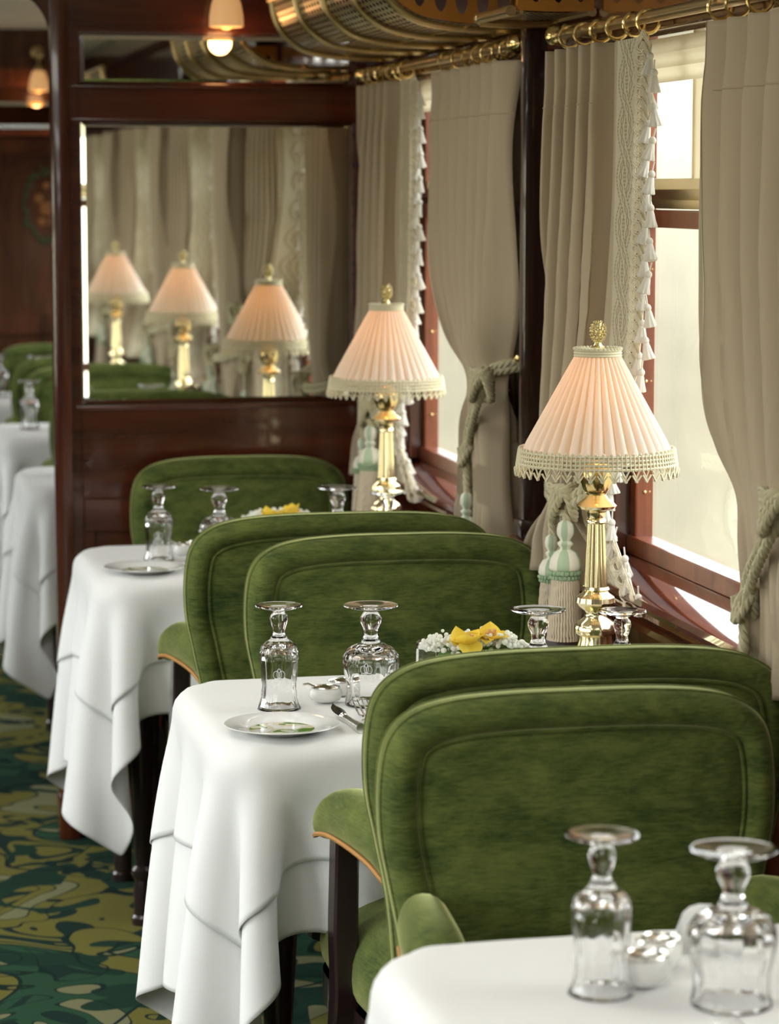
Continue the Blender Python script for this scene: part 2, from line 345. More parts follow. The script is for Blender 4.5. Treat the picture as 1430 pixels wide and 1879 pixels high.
def interp(x, tab):
    xs = [t[0] for t in tab]; ys = [t[1] for t in tab]
    if xs[0] > xs[-1]: xs = xs[::-1]; ys = ys[::-1]
    return float(np.interp(x, xs, ys))
def sinterp(x, tab):   # smooth interpolation through a coarse table
    h = 0.035
    return sum(interp(x+k*h/2, tab) for k in (-2, -1, 0, 1, 2))/5
def thing(name, label, cat, loc=(0, 0, 0), rz=0, group=None):
    o = bpy.data.objects.new(name, None); o.empty_display_size = 0.05; C.objects.link(o)
    o.location = loc; o.rotation_euler = (0, 0, rz); tag(o, label, cat, group); return o
def tag(o, label, cat, group=None):
    o['label'] = label; o['category'] = cat
    if group: o['group'] = group
    return o
def struct(o): o['kind'] = 'structure'; return o
def dup(o, loc=None, rz=None, label=None, parent=None):
    c = o.copy(); C.objects.link(c)
    if parent: c.parent = parent
    if loc is not None: c.location = loc
    if rz is not None: c.rotation_euler = (0, 0, rz)
    if label: c['label'] = label
    for ch in list(o.children): dup(ch, parent=c)
    return c

# ------------------------------------------------------------------ the carriage
XW, XL, ZC, YM = 1.27, -1.30, 2.08, 6.10
YB, YE = -0.62, 10.95
m = MB(); m.box(-1.4, 1.4, YB-.1, 11.2, -0.05, 0); struct(m.build('floor', 'carpet', smooth=False))
m = MB(); m.box(-1.4, 1.4, YB-.1, 11.2, ZC, ZC+.05); struct(m.build('ceiling', 'ceiling', smooth=False))
def side_wall(sgn, name, mt):
    X0 = XW*sgn if sgn > 0 else XL
    X1 = X0+0.06*sgn
    m = MB()
    m.box(X0, X1, YB, YE, 0, 0.80)                                   # dado
    m.box(X0, X1, YB, YE, WZ1, ZC)                                   # frieze
    prev = YB
    for a, b in BAYS:
        m.box(X0, X1, prev, max(a, YB), 0.80, WZ1); prev = b
    m.box(X0, X1, prev, YE, 0.80, WZ1)
    if sgn > 0:
        for a, b in BAYS:
            # moulded field on the pier after each window
            pass
        m.box(X0-.004, X0, YB, YE, 0.70, 0.715); m.box(X0-.006, X0, YB, YE, 0.46, 0.475)
        m.box(X0-.02, X0, YB, YE, WZ1+.005, WZ1+.03, .004); m.box(X0-.045, X0, YB, YE, ZC-.10, ZC-.02, .01)
    return struct(m.build(name, mt, smooth=False))
side_wall(1, 'wall_right', 'mahogany_h'); side_wall(-1, 'wall_left', 'walnut')
m = MB(); m.box(-1.4, 1.4, YB-.08, YB, 0, ZC); struct(m.build('wall_behind', 'wall_dark', smooth=False))
# windows: frame, sash, transom, blind, pane
for i, (a, b) in enumerate(BAYS):
    if i == 0: continue
    for sgn in (1, -1):
        if sgn < 0 and i > 5: pass
        X0 = XW if sgn > 0 else XL
        w = struct(MB_ := None) if False else None
        m = MB()
        q = lambda x0, x1, y0, y1, z0, z1, bb=.003: m.box(X0+x0*sgn, X0+x1*sgn, y0, y1, z0, z1, bb)
        # outer lining of the opening
        q(-.012, .03, a-.03, a, WZ0-.03, WZ1); q(-.012, .03, b, b+.03, WZ0-.03, WZ1)
        q(0, .065, a-.002, a+.012, WZ0, WZ1); q(0, .065, b-.012, b+.002, WZ0, WZ1)
        root = m.build('window_%d' % (i*2+(1 if sgn > 0 else 2)-2), 'mahogany_v', smooth=False); struct(root)
        m = MB(); q(.028, .058, a+.01, a+.04, WZ0, WZ1); q(.028, .058, b-.04, b-.01, WZ0, WZ1)
        q(.022, .06, a+.01, b-.01, WZ0-.004, WZ0+.026); q(.03, .056, a+.01, b-.01, 1.408, 1.436); m.build('sash', 'sash_wood', root, smooth=False)
        m = MB(); q(.026, .05, a+.01, b-.01, 1.438, 1.452, .002); q(.034, .05, a+.01, b-.01, 1.452, 1.468, .001); m.build('brass_rail', 'brass_pale', root)
        m = MB(); q(.032, .05, a+.01, b-.01, 1.468, 1.485); q(.034, .05, a+.565, a+.578, 1.48, WZ1); q(.034, .05, a+.22, a+.233, 1.48, WZ1); m.build('vent_frame', 'blind', root, smooth=False)
        m = MB(); q(.045, .048, a+.03, b-.03, WZ0+.01, WZ1, 0); m.build('pane', 'pane', root, smooth=False)
        if sgn > 0:
            m = MB()
            for z in (0.98, 1.16, 1.34, 1.52):
                m.ball((X0+.043, b-.0405, z), .0034, 8, 5)
            m.build('screw', 'brass', root)
            m = MB(); m.box(X0-.0135, X0-.011, b+.012, b+.017, WZ0-.03, WZ1); m.box(X0-.0135, X0-.011, b+.003, b+.007, WZ0-.03, WZ1); m.build('brass_strip', 'brass_pale', root, smooth=False)
        # roman blind, folded up
        m = MB(); P = []
        for k in range(13):
            z = 1.63+k*(WZ1-1.63-.002)/12
            x = .012+.007*abs(math.sin(k/12*PI*3))
            P.append([(X0+(x)*sgn, a+.012, z), (X0+x*sgn, b-.012, z)])
        m.grid(P); m.build('blind', 'blind', root)
# window ledge with moulded nosing, sloping slightly into the carriage
m = MB()
prof = [(1.335, .884), (1.30, .880), (1.222, .856), (1.212, .852), (1.207, .844), (1.212, .835), (1.222, .832), (1.222, .822), (1.232, .812), (1.238, .80), (1.252, .795), (1.256, .78), (1.27, .775), (1.335, .775)]
for s0, s1 in ((YB, YM-.001), (YM+.06, YE)):
    P = [[(x, y, z) for (x, z) in prof] for y in (s0, s1)]
    m.grid(P, cv=True); n0 = len(m.v)
    m.f.append(tuple(range(n0-2*len(prof), n0-len(prof)))); m.f.append(tuple(range(n0-len(prof), n0)))
o = m.build('trim_1', 'ledge', angle=30); struct(o)
# pier panels with marquetry stringing, pilasters
for i, (y0, y1) in enumerate([(2.74, 3.36), (4.30, 4.90), (5.85, 6.09)]):
    root_m = MB(); root_m.box(XW-.012, XW, y0+.015, y1-.015, .89, 1.68, .004)
    r = struct(root_m.build('trim_%d' % (i+2), 'walnut', smooth=False))
    m = MB()
    for (ya, yb, za, zb) in ((y0+.05, y1-.05, 1.62, 1.624), (y0+.05, y1-.05, .95, .954), (y0+.05, y0+.054, .95, 1.624), (y1-.054, y1-.05, .95, 1.624), ((y0+y1)/2-.06, (y0+y1)/2-.057, .95, 1.624)):
        m.box(XW-.0135, XW-.011, ya, yb, za, zb)
    for z in (1.0, 1.2, 1.4):
        P = [(XW-.0125, (y0+y1)/2-.02+.05*math.sin(t*2*PI), z+.16*t) for t in [k/16 for k in range(17)]]
        m.tube(P, .0016, 5)
    m.build('inlay', 'inlay', r)
for i, y in enumerate((3.08, 4.625)):
    m = MB(); m.box(1.212, XW, y-.020, y+.020, .858, 2.0, .008); m.box(1.206, XW, y-.026, y+.026, .858, .89, .006); m.box(1.20, XW, y-.03, y+.03, 1.765, 1.80, .008)
    struct(m.build('trim_%d' % (i+6), 'walnut_dark', angle=30))

# ------------------------------------------------------------------ partition with the mirrors
def partition(Y, name, mirrored=True):
    T = 0.05; x0, x1 = .527, XW
    m = MB()
    m.box(x0+.03, x1, Y+.012, Y+T, 0, ZC)                                # core behind everything
    m.box(.58-.002, x1, Y, Y+.02, .775, .985, .003)                      # glossy rail under the mirror
    m.box(.578, x1, Y, Y+.02, 1.62, 1.692, .004)
    m.box(.578, x1, Y, Y+.02, 1.810, ZC, .004)
    m.box(1.208, x1, Y, Y+.02, .985, 1.81, .003)
    m.box(.558, .585, Y, Y+.02, 0, ZC, .002)
    for (a, b, c, d) in ((.585, x1, .0, .12), (.585, x1, .70, .775), (.585, .61, .12, .70), (1.24, x1, .12, .70), (.90, .93, .12, .70)):
        m.box(a, b, Y, Y+.016, c, d, .003)
    w = struct(m.build(name, 'mahogany_h', smooth=False))
    m = MB(); m.box(.523, .562, Y-.02, Y+T, 0, ZC, .012); m.box(.519, .566, Y-.026, Y+T, 0, .10, .004); m.build('door_post', 'mahogany_v', w, angle=30)
    m = MB(); m.box(.57, 1.215, Y-.008, Y+.004, .975, .986, .003); m.box(.57, 1.215, Y-.006, Y+.004, 1.617, 1.624, .002); m.box(.57, 1.215, Y-.006, Y+.004, 1.690, 1.696, .002); m.build('moulding', 'mahogany_h', w, angle=30)
    # doorway head with rounded corners (aisle opening) and left half
    m = MB()
    zt = 1.905; r = .10; P = [(XL, ZC), (.53, ZC), (.53, zt-r)]
    pts = [(.525-r+r*math.cos(t), zt-r+r*math.sin(t)) for t in [k/10*PI/2 for k in range(11)]]
    xl = -.36
    pts2 = [(xl+r+r*math.cos(t), zt-r+r*math.sin(t)) for t in [PI/2+k/10*PI/2 for k in range(11)]]
    outline = [(.53, ZC)]+[(.53, zt-r)]+pts+pts2+[(xl, 0), (XL, 0), (XL, ZC)]
    n = len(outline)
    m.add([(x, Y, z) for x, z in outline]+[(x, Y+T, z) for x, z in outline], [tuple(range(n)), tuple(range(n, 2*n))]+[(k, (k+1) % n, n+(k+1) % n, n+k) for k in range(n)])
    m.build('doorway_head', 'mahogany', w, smooth=False)
    return w
def bevel_mirror(name, x0, x1, z0, z1, Y, parent):
    b = .013
    m = MB()
    v = [(x0, Y+.006, z0), (x1, Y+.006, z0), (x1, Y+.006, z1), (x0, Y+.006, z1), (x0+b, Y, z0+b), (x1-b, Y, z0+b), (x1-b, Y, z1-b), (x0+b, Y, z1-b),
         (x0, Y+.011, z0), (x1, Y+.011, z0), (x1, Y+.011, z1), (x0, Y+.011, z1)]
    m.add(v, [(4, 5, 6, 7), (0, 1, 5, 4), (1, 2, 6, 5), (2, 3, 7, 6), (3, 0, 4, 7), (8, 9, 10, 11), (0, 1, 9, 8), (1, 2, 10, 9), (2, 3, 11, 10), (3, 0, 8, 11)])
    return m.build(name, 'mirror', parent, smooth=False)
p1 = partition(YM, 'wall_partition')
bm1 = bevel_mirror('mirror', .586, 1.207, .987, 1.618, YM+.001, None); tag(bm1, 'large mirror in the mahogany partition between door post and window curtains', 'mirror')
bm2 = bevel_mirror('mirror', .586, 1.207, 1.697, 1.809, YM+.001, None); tag(bm2, 'narrow strip mirror high on the partition above the large mirror', 'mirror')

# far partition
YF = 10.75
m = MB(); m.box(.45, XW, YF, YF+.05, 0, ZC); m.box(-1.36, .45, YF+.01, YF+.05, 0, ZC)
m.box(.45, XW, YF-.02, YF, .90, .98, .004); m.box(.45, XW, YF-.02, YF, 1.93, 1.98, .004); m.box(.45, XW, YF-.02, YF, 1.60, 1.66, .004); m.box(.45, XW, YF-.015, YF, 0, .2, .004)
w2 = struct(m.build('wall_far', 'walnut', smooth=False))
m = MB(); m.box(.46, XW, YF-.026, YF-.018, 1.86, 1.93, .003); m.box(.46, XW, YF-.03, YF-.02, 1.672, 1.69, .003); m.build('cornice', 'sash_wood', w2, smooth=False)
m = MB(); m.box(.80, XW-.05, YF-.006, YF-.001, 1.02, 1.585, .002); pan = m.build('marquetry_panel', 'walnut', w2, smooth=False)
m = MB(); rr = random.Random(3)
for k in range(46):
    t = k/46*2*PI; cx, cz = .90+.075*math.cos(t)*(1+.2*rr.random()), 1.40+.12*math.sin(t)*(1+.25*rr.random())
    m.ball((cx, YF-.008, cz), .008+.006*rr.random(), 8, 4, (1, .15, 1))
m.build('leaf_inlay', 'inlay_green', pan)
m = MB()
for (cx, cz, r) in ((.90, 1.39, .026), (.87, 1.43, .017), (.93, 1.44, .015), (.88, 1.34, .015), (.92, 1.34, .016), (.90, 1.48, .013)):
    for k in range(5): m.ball((cx+r*.6*math.cos(k*2*PI/5), YF-.009, cz+r*.6*math.sin(k*2*PI/5)), r*.55, 8, 4, (1, .2, 1))
m.build('flower_inlay', 'inlay', pan)
bm3 = bevel_mirror('mirror', .50, 1.2, 1.70, 1.80, YF-.03, None); tag(bm3, 'small strip mirror on the far wall beyond the doorway', 'mirror')

# tulip wall lights
def tulip(loc, label):
    r = thing('wall_light', label, 'wall light', loc, 0, 'amber tulip wall lights')
    m = MB(); ytail = .055
    m.lathe([(.001, .0), (.022, .002), (.025, .01), (.012, .016), (.001, .018)], 16)
    for i, v in enumerate(m.v): m.v[i] = (v[0], .047-v[2], v[1]+.14)
    P = spline([(0, .040, .14), (0, .02, .155), (0, 0, .145), (0, 0, .115), (0, 0, .075)], 6)
    m.tube(P, .005, 8); m.lathe([(.006, .09), (.016, .08), (.019, .068), (.004, .066)], 14); m.build('bracket', 'brass_old', r)
    m = MB(); m.lathe([(.016, .072), (.026, .06), (.033, .04), (.036, .015), (.037, -.008), (.034, -.010), (.034, .015), (.030, .04), (.022, .058), (.012, .068)], 40, rib=lambda i, a: 1+.05*math.cos(6*a)*(1 if 2 < i < 7 else 0)); m.build('tulip_shade', 'tulip_glass', r)
    m = MB(); m.ball((0, 0, .010), .024, 16, 10, (1, 1, 1.1)); m.build('bulb', 'tulip_core', r)
    l = bpy.data.lights.new('tulip_glow', 'POINT'); l.energy = .35; l.color = (1, .5, .2); l.shadow_soft_size = .03
    o = bpy.data.objects.new('tulip_glow', l); C.objects.link(o); o.location = (0, -.0, -.04); o.parent = r
    return r
tulip((.909, YM-.048, 1.833), 'amber glass tulip light on the frieze above the strip mirror')
tulip((.870, YF-.09, 1.850), 'amber glass tulip light hanging on the far wall, seen through the doorway')

# ------------------------------------------------------------------ luggage racks
RP = spline([(.975, 1.868), (.982, 1.835), (1.0, 1.800), (1.045, 1.767), (1.11, 1.754), (1.19, 1.750), (1.262, 1.752)], 6)
RP_ALL = RP
def rack(y0, y1, ribs, label, plate=True):
    r = thing('luggage_rack', label, 'luggage rack', (XW, (y0+y1)/2, 1.75), 0, 'brass luggage racks')
    cy = (y0+y1)/2
    loc = lambda x, y, z: (x-XW, y-cy, z-1.75)
    m = MB(); P = []; UV = []; acc = 0; prev = None
    for (x, z) in RP:
        if prev: acc += math.dist(prev, (x, z))
        prev = (x, z)
        P.append([loc(x+.0, y0, z+.004), loc(x, y1, z+.004)]); UV += [(acc, y0), (acc, y1)]
    m.grid(P, uv=UV); m.build('gauze_floor', 'gauze', r)
    for y in ribs:
        m = MB(); m.tube([loc(x, y, z-.003) for (x, z) in RP], [.0075-.002*k/len(RP) for k in range(len(RP))], 8); m.ball(loc(RP[0][0], y, RP[0][1]+.004), .011, 10, 6); m.build('rib', 'brass_old', r)
    m = MB(); m.tube([loc(RP[0][0], y, RP[0][1]+.004) for y in (y0, y1)], .009, 10); m.tube([loc(1.26, y, 1.756) for y in (y0, y1)], .008, 8); m.tube([loc(1.14, y, 1.755) for y in (y0, y1)], .004, 6); m.build('rail', 'brass_old', r)
    if plate:
        # end bracket: pierced brass plate with a row of upright oval holes
        N_ = 46; W_ = .29; H = .13
        bm = bmesh.new()
        prof = [(x, z+.006) for x, z in RP]
        def zlow(x): return interp(x, prof)
        holes = [(h, zlow(h)+.045, .0125, .031) for h in [1.012+.038*k for k in range(7)] if h > RP[0][0]+.02]
        # build as grid and drop cells inside holes, snapping the rims
        nx, nz = 200, 70; m = MB(); idx = {}
        xa = RP[0][0]+.01; xs = [xa+(1.262-xa)*i/nx for i in range(nx+1)]
        V = {}; F = []
        def P_(i, j, dy):
            x = xs[i]; zb = zlow(x); z = zb+.10*j/nz
            for (hx, hz, a_, b_) in holes:
                dx, dz = (x-hx)/a_, (z-hz)/b_; d = math.hypot(dx, dz)
                if .80 < d < 1.18: x = hx+dx/d*a_; z = hz+dz/d*b_
            return loc(x, y0-.004+dy, z)
        def inside(i, j):
            x = (xs[i]+xs[i+1])/2; z = zlow(x)+.10*(j+.5)/nz
            return any(((x-h[0])/h[2])**2+((z-h[1])/h[3])**2 < 1 for h in holes)
        cells = {(i, j) for i in range(nx) for j in range(nz) if not inside(i, j)}
        def vid(i, j, k):
            if (i, j, k) not in V:
                V[(i, j, k)] = len(m.v); m.v.append(P_(i, j, .008*k))
            return V[(i, j, k)]
        for (i, j) in cells:
            for k in (0, 1): m.f.append((vid(i, j, k), vid(i+1, j, k), vid(i+1, j+1, k), vid(i, j+1, k)))
            for (di, dj, a_, b_) in ((-1, 0, (0, 0), (0, 1)), (1, 0, (1, 0), (1, 1)), (0, -1, (0, 0), (1, 0)), (0, 1, (0, 1), (1, 1))):
                if (i+di, j+dj) not in cells:
                    m.f.append((vid(i+a_[0], j+a_[1], 0), vid(i+b_[0], j+b_[1], 0), vid(i+b_[0], j+b_[1], 1), vid(i+a_[0], j+a_[1], 1)))
        m.build('end_bracket', 'brass_warm_lit', r, angle=60)
    return r
rack(4.72, 5.86, (4.74, 5.0, 5.28, 5.56, 5.84), 'brass luggage rack with gauze floor over the farther window')
RP = [(x, z) for x, z in RP if x > 1.115]
rack(4.36, 4.585, (4.57,), 'short pierced brass rack with warm glow painted in, just right of the dark pier at the top edge')
RP = RP_ALL
rack(1.2, 2.9, (1.22, 1.6, 2.0, 2.4, 2.88), 'brass luggage rack behind the viewer, seen in the strip mirror', True)

# ------------------------------------------------------------------ curtain rods with rings
def rod(y0, y1, ring_ys, label):
    r = thing('curtain_rod', label, 'curtain rod', (1.222, (y0+y1)/2, 1.722), 0, 'brass curtain rods')
    c = (y0+y1)/2
    m = MB(); m.tube([(0, y0-c, 0), (0, y1-c, 0)], .0095, 14); m.build('pole', 'brass_old', r)
    for y, s in ((y0, -1), (y1, 1)):
        m = MB(); pr = [(.0095, 0), (.014, .004), (.014, .008), (.008, .012), (.016, .022), (.018, .030), (.013, .040), (.005, .045), (.0005, .048)]
        m.lathe(pr, 16); m.v = [(v[0], y-c+s*v[2], v[1]) for v in m.v]; m.build('finial', 'brass', r)
    for y in (y0+.03, y1-.03):
        m = MB(); m.tube([(.047, y-c, -.0), (.0, y-c, -.0)], .006, 8); m.tube([(0, y-c+.013*math.cos(t), .013*math.sin(t)) for t in [k/12*2*PI for k in range(12)]], .004, 6, closed=True); m.build('rod_bracket', 'brass_old', r)
    rg = None
    for k, y in enumerate(ring_ys):
        if rg is None:
            m = MB(); m.tube([(.017*math.cos(t), 0, .017*math.sin(t)-.007) for t in [j/20*2*PI for j in range(20)]], .0028, 8, closed=True)
            m.tube([(0, 0, -.024), (0, .0, -.030), (0, 0, -.036)], .0018, 6); rg = m.build('ring', 'brass', r); o = rg
        else: o = rg.copy(); C.objects.link(o)
        o.location = (0, y-c, 0); o.rotation_euler = (0, 0, random.uniform(-.35, .35))
    return r
rod(3.0, 4.42, [3.15, 3.25, 3.34, 3.44, 3.53, 3.60, 3.93, 4.0, 4.09, 4.18, 4.27, 4.36], 'brass curtain rod with rings over the nearer window')
rod(4.73, 6.05, [4.76, 4.82, 4.90, 4.97, 5.05, 5.14, 5.25, 5.62, 5.68, 5.74, 5.80, 5.86, 5.93, 5.99], 'brass curtain rod with rings over the farther window')

# ------------------------------------------------------------------ rope and tassels
def rope_mb(m, path, R=.0068, strands=3, pitch=.034, r=None):
    r = r or R*.62
    P = [Vector(p) for p in path]; acc = 0; fr = []
    up = Vector((0.3, 0.2, 1)).normalized()
    for i in range(len(P)):
        t = (P[min(i+1, len(P)-1)]-P[max(i-1, 0)]).normalized()
        a = t.cross(up)
        if a.length < .05: a = t.cross(Vector((1, 0, 0)))
        a.normalize(); b = a.cross(t); up = b
        if i: acc += (P[i]-P[i-1]).length
        fr.append((P[i], a, b, acc))
    for s in range(strands):
        m.tube([p+a*math.cos(2*PI*(l/pitch+s/strands))*R*.62+b*math.sin(2*PI*(l/pitch+s/strands))*R*.62 for p, a, b, l in fr], r, 6)
def dense(pts, step=.0045):
    S = spline(pts, 12); out = [S[0]]
    for a, b in zip(S, S[1:]):
        d = math.dist(a, b); n = max(1, int(round(d/step)))
        out += [tuple(a[k]+(b[k]-a[k])*j/n for k in range(3)) for j in range(1, n+1)]
    # thin out to roughly even steps
    res = [out[0]]
    for p in out[1:]:
        if math.dist(p, res[-1]) >= step*.8: res.append(p)
    return res
def big_tassel(parent, loc, s=1.0):
    # origin at the top of the neck, hangs down
    m = MB(); m.lathe([(.001, 0), (.006, 0), (.013, -.006), (.0155, -.016), (.015, -.026), (.010, -.034), (.0095, -.037), (.014, -.040), (.014, -.044), (.010, -.048), (.010, -.052), (.020, -.057), (.0275, -.070), (.0295, -.084), (.026, -.090), (.001, -.090)], 32)
    m.v = [(a*s, b*s, c*s) for a, b, c in m.v]; hd = m.build('tassel_head', 'tassel_head', parent, loc=loc, angle=60)
    m = MB(); rn = 22
    for k in range(rn):
        a = 2*PI*k/rn; m.ball((.0265*s*math.cos(a), .0265*s*math.sin(a), -.093*s), .0048*s, 6, 4); m.ball((.0245*s*math.cos(a+.14), .0245*s*math.sin(a+.14), -.101*s), .0044*s, 6, 4)
    m.lathe([(x*s, z*s) for x, z in [(.027, -.088), (.0245, -.106), (.02, -.106)]], 24); m.build('ruff', 'tassel_green', hd)
    m = MB(); n = 34
    for k in range(n):
        a = 2*PI*k/n
        P = []
        for j in range(16):
            t = j/15; rr = (.022+.008*t)*s
            P.append((rr*math.cos(a)+.0006*math.cos(j*2.1+k), rr*math.sin(a)+.0006*math.sin(j*2.1), -(.098+.115*t)*s))
        m.tube(P, [.0027*s*(1+.22*math.sin(j*3.1)) for j in range(16)], 5)
    m.lathe([(.021*s, -.10*s), (.027*s, -.205*s), (.001, -.207*s)], 20)
    m.build('tassel_skirt', 'tassel_skirt', parent, loc=loc)

# ------------------------------------------------------------------ curtains
def make_curtain(sg, y0, xc, zt, zb, Lt, Tt, ztie, label, rope_style, seed=0, rope_label=None, knot=None):
    """sg=+1: trailing edge further along the carriage; sg=-1: trailing edge towards the viewer."""
    rd = random.Random(seed)
    root = thing('curtain', label, 'curtain', (xc, y0, zb), 0, 'tied-back taupe curtains')
    ph = rd.uniform(-.4, .4)
    def width(z): return sinterp(z, Tt)-sinterp(z, Lt)
    W0 = Tt[0][1]-Lt[0][1]
    def surf(s, z, off=0.0):
        l, t_ = sinterp(z, Lt), sinterp(z, Tt); w = t_-l
        ret = 0.0
        if sg < 0:                                                    # the leading edge is turned back towards the window
            ret = max(0, 1-s/.25); s0 = s; s = .05*s/.25 if s < .25 else .05+.95*(s-.25)/.75
        comp = max(0.0, 1-w/W0)
        d = abs(z-ztie); tie = math.exp(-(d/.05)**2)
        fs = min(1, max(0, (s-.27)/.10)) if sg > 0 else 1.0           # the embroidered band on the leading edge stays flat
        fs2 = fs*(1-tie)+tie
        head = min(1, max(0, (z-1.58)/.06))
        nf = 6.5 if sg > 0 else 7.0
        a = 2*PI*nf*(s+.02*math.sin(z*4+ph)+.015*math.sin(z*9+seed))+ph
        wv = 2*abs(math.sin(a/2))**.8-1                              # rounded ridges, sharp valleys
        wv = (1-head)*(wv+.22*math.sin(2.1*a+1.0+z*2)*min(1, (1.6-z)*4))+head*(wv*.9)
        amp = (.036+.010*comp)*(1-tie*.6)
        x = -amp*wv*fs2
        x += -.020*math.sin(PI*min(1, max(0, s)))*tie - .012*comp*math.sin(PI*s)
        x += .010*(1-fs)*math.sin(z*3.0)*(1 if sg > 0 else 0)*0.5
        yy = l+w*s
        yy += .015*math.cos(a)*fs2*(1-head*.3)*(1-comp)
        # drag folds radiating from the tie
        x = max(-.060, min(.046, x))
        if ret: x = x*(1-ret)+ret*.050-.012*math.sin(PI*ret)*0; return (x-off*.3, sg*(yy-off), z-zb)
        return (x-off, sg*yy, z-zb)
    nz = 96; nsx = 110
    zs = [zt+(zb-zt)*j/nz for j in range(nz+1)]
    m = MB(); P = []; UV = []
    for z in zs:
        row = [surf(k/nsx, z) for k in range(nsx+1)]; P.append(row); UV += [(k/nsx, z) for k in range(nsx+1)]
    m.grid(P, uv=UV); cl = m.build('cloth_drop', 'curtain', root, angle=80)
    sm = cl.modifiers.new('thick', 'SOLIDIFY'); sm.thickness = .0016; sm.offset = 1 if False else 0
    # band
    m = MB(); P = []; UV = []
    for z in zs:
        row = []
        for k in range(15):
            s = .012+.25*k/14; row.append(surf(s, z, .0022)); UV.append((k/14, z))
        P.append(row)
    m.grid(P, uv=UV); m.build('embroidered_band', 'band', root, angle=80)
    # stitched header line
    if True:
        m = MB(); m.tube([surf(.28+.72*k/60, 1.60, .0016) for k in range(61)], .0009, 4); m.build('header_stitch', 'curtain', root)
    # gimp braid along the leading edge
    m = MB(); zz = zt-.01
    path = []
    def edge(z, e): # e metres beyond the leading edge
        p = surf(0, z)
        if sg < 0: return (p[0]+e*.15, p[1]-sg*e*.55-sg*.002, p[2])
        return (p[0]-.002, p[1]-sg*e, p[2])
    step = .0165; k = 0
    while zz > zb+.01:
        cpt = edge(zz, .026)
        for rr_ in (.030, .024, .018):
            m.tube([(cpt[0]-.004+.003*math.sin(t*2), cpt[1]+rr_*math.cos(t), cpt[2]+rr_*.62*math.sin(t)) for t in [j/16*2*PI for j in range(16)]], .0012, 4, closed=True)
        zz -= step; k += 1
    for e in (.020, .026, .032, .038, .044, .050):
        m.tube([edge(zt-.01+(zb-zt+.02)*j/80, e) for j in range(81)], .0018, 5)
    m.build('gimp_braid', 'gimp', root)
    # little tassels, one mesh shared by all
    tm = None; zz = zt-.03; k = 0
    while zz > zb+.02:
        e = .052+(.022 if k % 2 else 0)
        p = edge(zz, e)
        if tm is None:
            q = MB(); q.tube([(0, 0, .018), (0, 0, .0)], .0014, 5); q.ball((0, 0, -.001), .0058, 10, 6, (1, 1, 1.1))
            q.lathe([(.0045, -.005), (.0056, -.009), (.0070, -.018), (.0100, -.028), (.0092, -.0295), (.001, -.029)], 28, rib=lambda i, a: 1+(.10*math.cos(9*a) if i > 1 else 0))
            tm = q.build('fringe_tassel', 'tassel_white', root); o = tm
        else: o = tm.copy(); C.objects.link(o)
        o.location = p; o.rotation_euler = (rd.uniform(-.2, .2), rd.uniform(-.25, .25), rd.uniform(0, 6))
        zz -= .0245; k += 1
    # tieback: a rope round the gathered cloth
    l, t_ = sinterp(ztie, Lt), sinterp(ztie, Tt)
    tb = thing('rope_tieback', rope_label, 'tieback', (xc, y0, ztie), 0, 'twisted rope tiebacks')
    yl, yt = sg*l, sg*t_; ym = (yl+yt)/2
    m = MB()
    R = .0068
    low = rope_style == 'low'
    kx = -.050 if low else -.056
    ky = knot[0]-y0; y2 = knot[1]-y0
    for dz in (0.0, .012):
        if low:
            path = [(.040, yt+sg*.02, .03+dz), (.005, yt+sg*.015, .02+dz), (-.030, yt-sg*.04, .008+dz), (-.046, (ky+yt)/2, -.002+dz), (kx, ky, -.004+dz), (-.042, ky-sg*.05, .016+dz), (-.010, yl-sg*.01, .045+dz), (.03, yl+sg*.02, .06+dz)]
        else:
            path = [(.040, yt+sg*.02, .035+dz), (.0, yt+sg*.012, .026+dz), (-.040, yt-sg*.02, .014+dz), (kx, ky, .0+dz)]
        rope_mb(m, dense(path), R)
    for q, ph_ in enumerate((0, 1.1, 2.2, 3.4)):
        path = [(kx-.006+.016*math.cos(t+ph_), ky+.030*math.sin(t+ph_), .004+.026*math.cos(t*1.3+ph_*1.7)) for t in [j/14*2*PI for j in range(15)]]
        rope_mb(m, dense(path), R*.95)
    if low:
        # (offset along the carriage, drop, size) of the two tassels
        for dy, dl, sc in ((-.015, .022, .90), (.066, .055, .74)):
            y = ky+sg*dy
            rope_mb(m, dense([(kx, ky, .0), (kx-.010, (ky+y)/2+sg*.01, -.012), (kx-.006, y, -dl*.6), (kx-.004, y, -dl-.004)]), R*.9)
            big_tassel(tb, (kx-.006, y, -dl), sc)
    else:
        for dd in (-.009, .009):
            rope_mb(m, dense([(kx, ky, .0), (kx-.006, ky+(y2-ky)*.3+dd, -.035), (kx-.004, ky+(y2-ky)*.75+dd, -.085), (kx, y2+dd*.6, -.125)]), R*.95)
        for ph_ in (0, 1.4, 2.8):
            rope_mb(m, dense([(kx+.012*math.cos(t+ph_), y2+.018*math.sin(t+ph_), -.130+.020*math.cos(1.4*t+ph_)) for t in [j/10*2*PI for j in range(11)]]), R*.85)
        rope_mb(m, dense([(kx, y2, -.13), (kx, y2-sg*.004, -.165), (kx, y2, -.205)]), R*.95)
        rope_mb(m, dense([(kx, y2, -.12), (-.03, y2-sg*.03, -.11), (.02, y2-sg*.01, -.09)]), R*.95)
        big_tassel(tb, (kx, y2, -.20), .85)
    m.build('rope', 'rope', tb)
    m = MB(); m.tube([(XW-xc, yt+sg*.022, .035), (.03, yt+sg*.022, .035), (.018, yt+sg*.022, .045)], .005, 8); m.ball((.018, yt+sg*.022, .048), .009, 10, 6); m.build('hook', 'brass', tb)
    return root, tb
XC = 1.214
ZT = 1.692
LA = [(1.70, 0), (1.5, .008), (1.26, .03), (1.15, .08), (1.06, .16), (.99, .215), (.95, .22), (.92, .19), (.88, .11), (.84, .05), (.80, .03)]
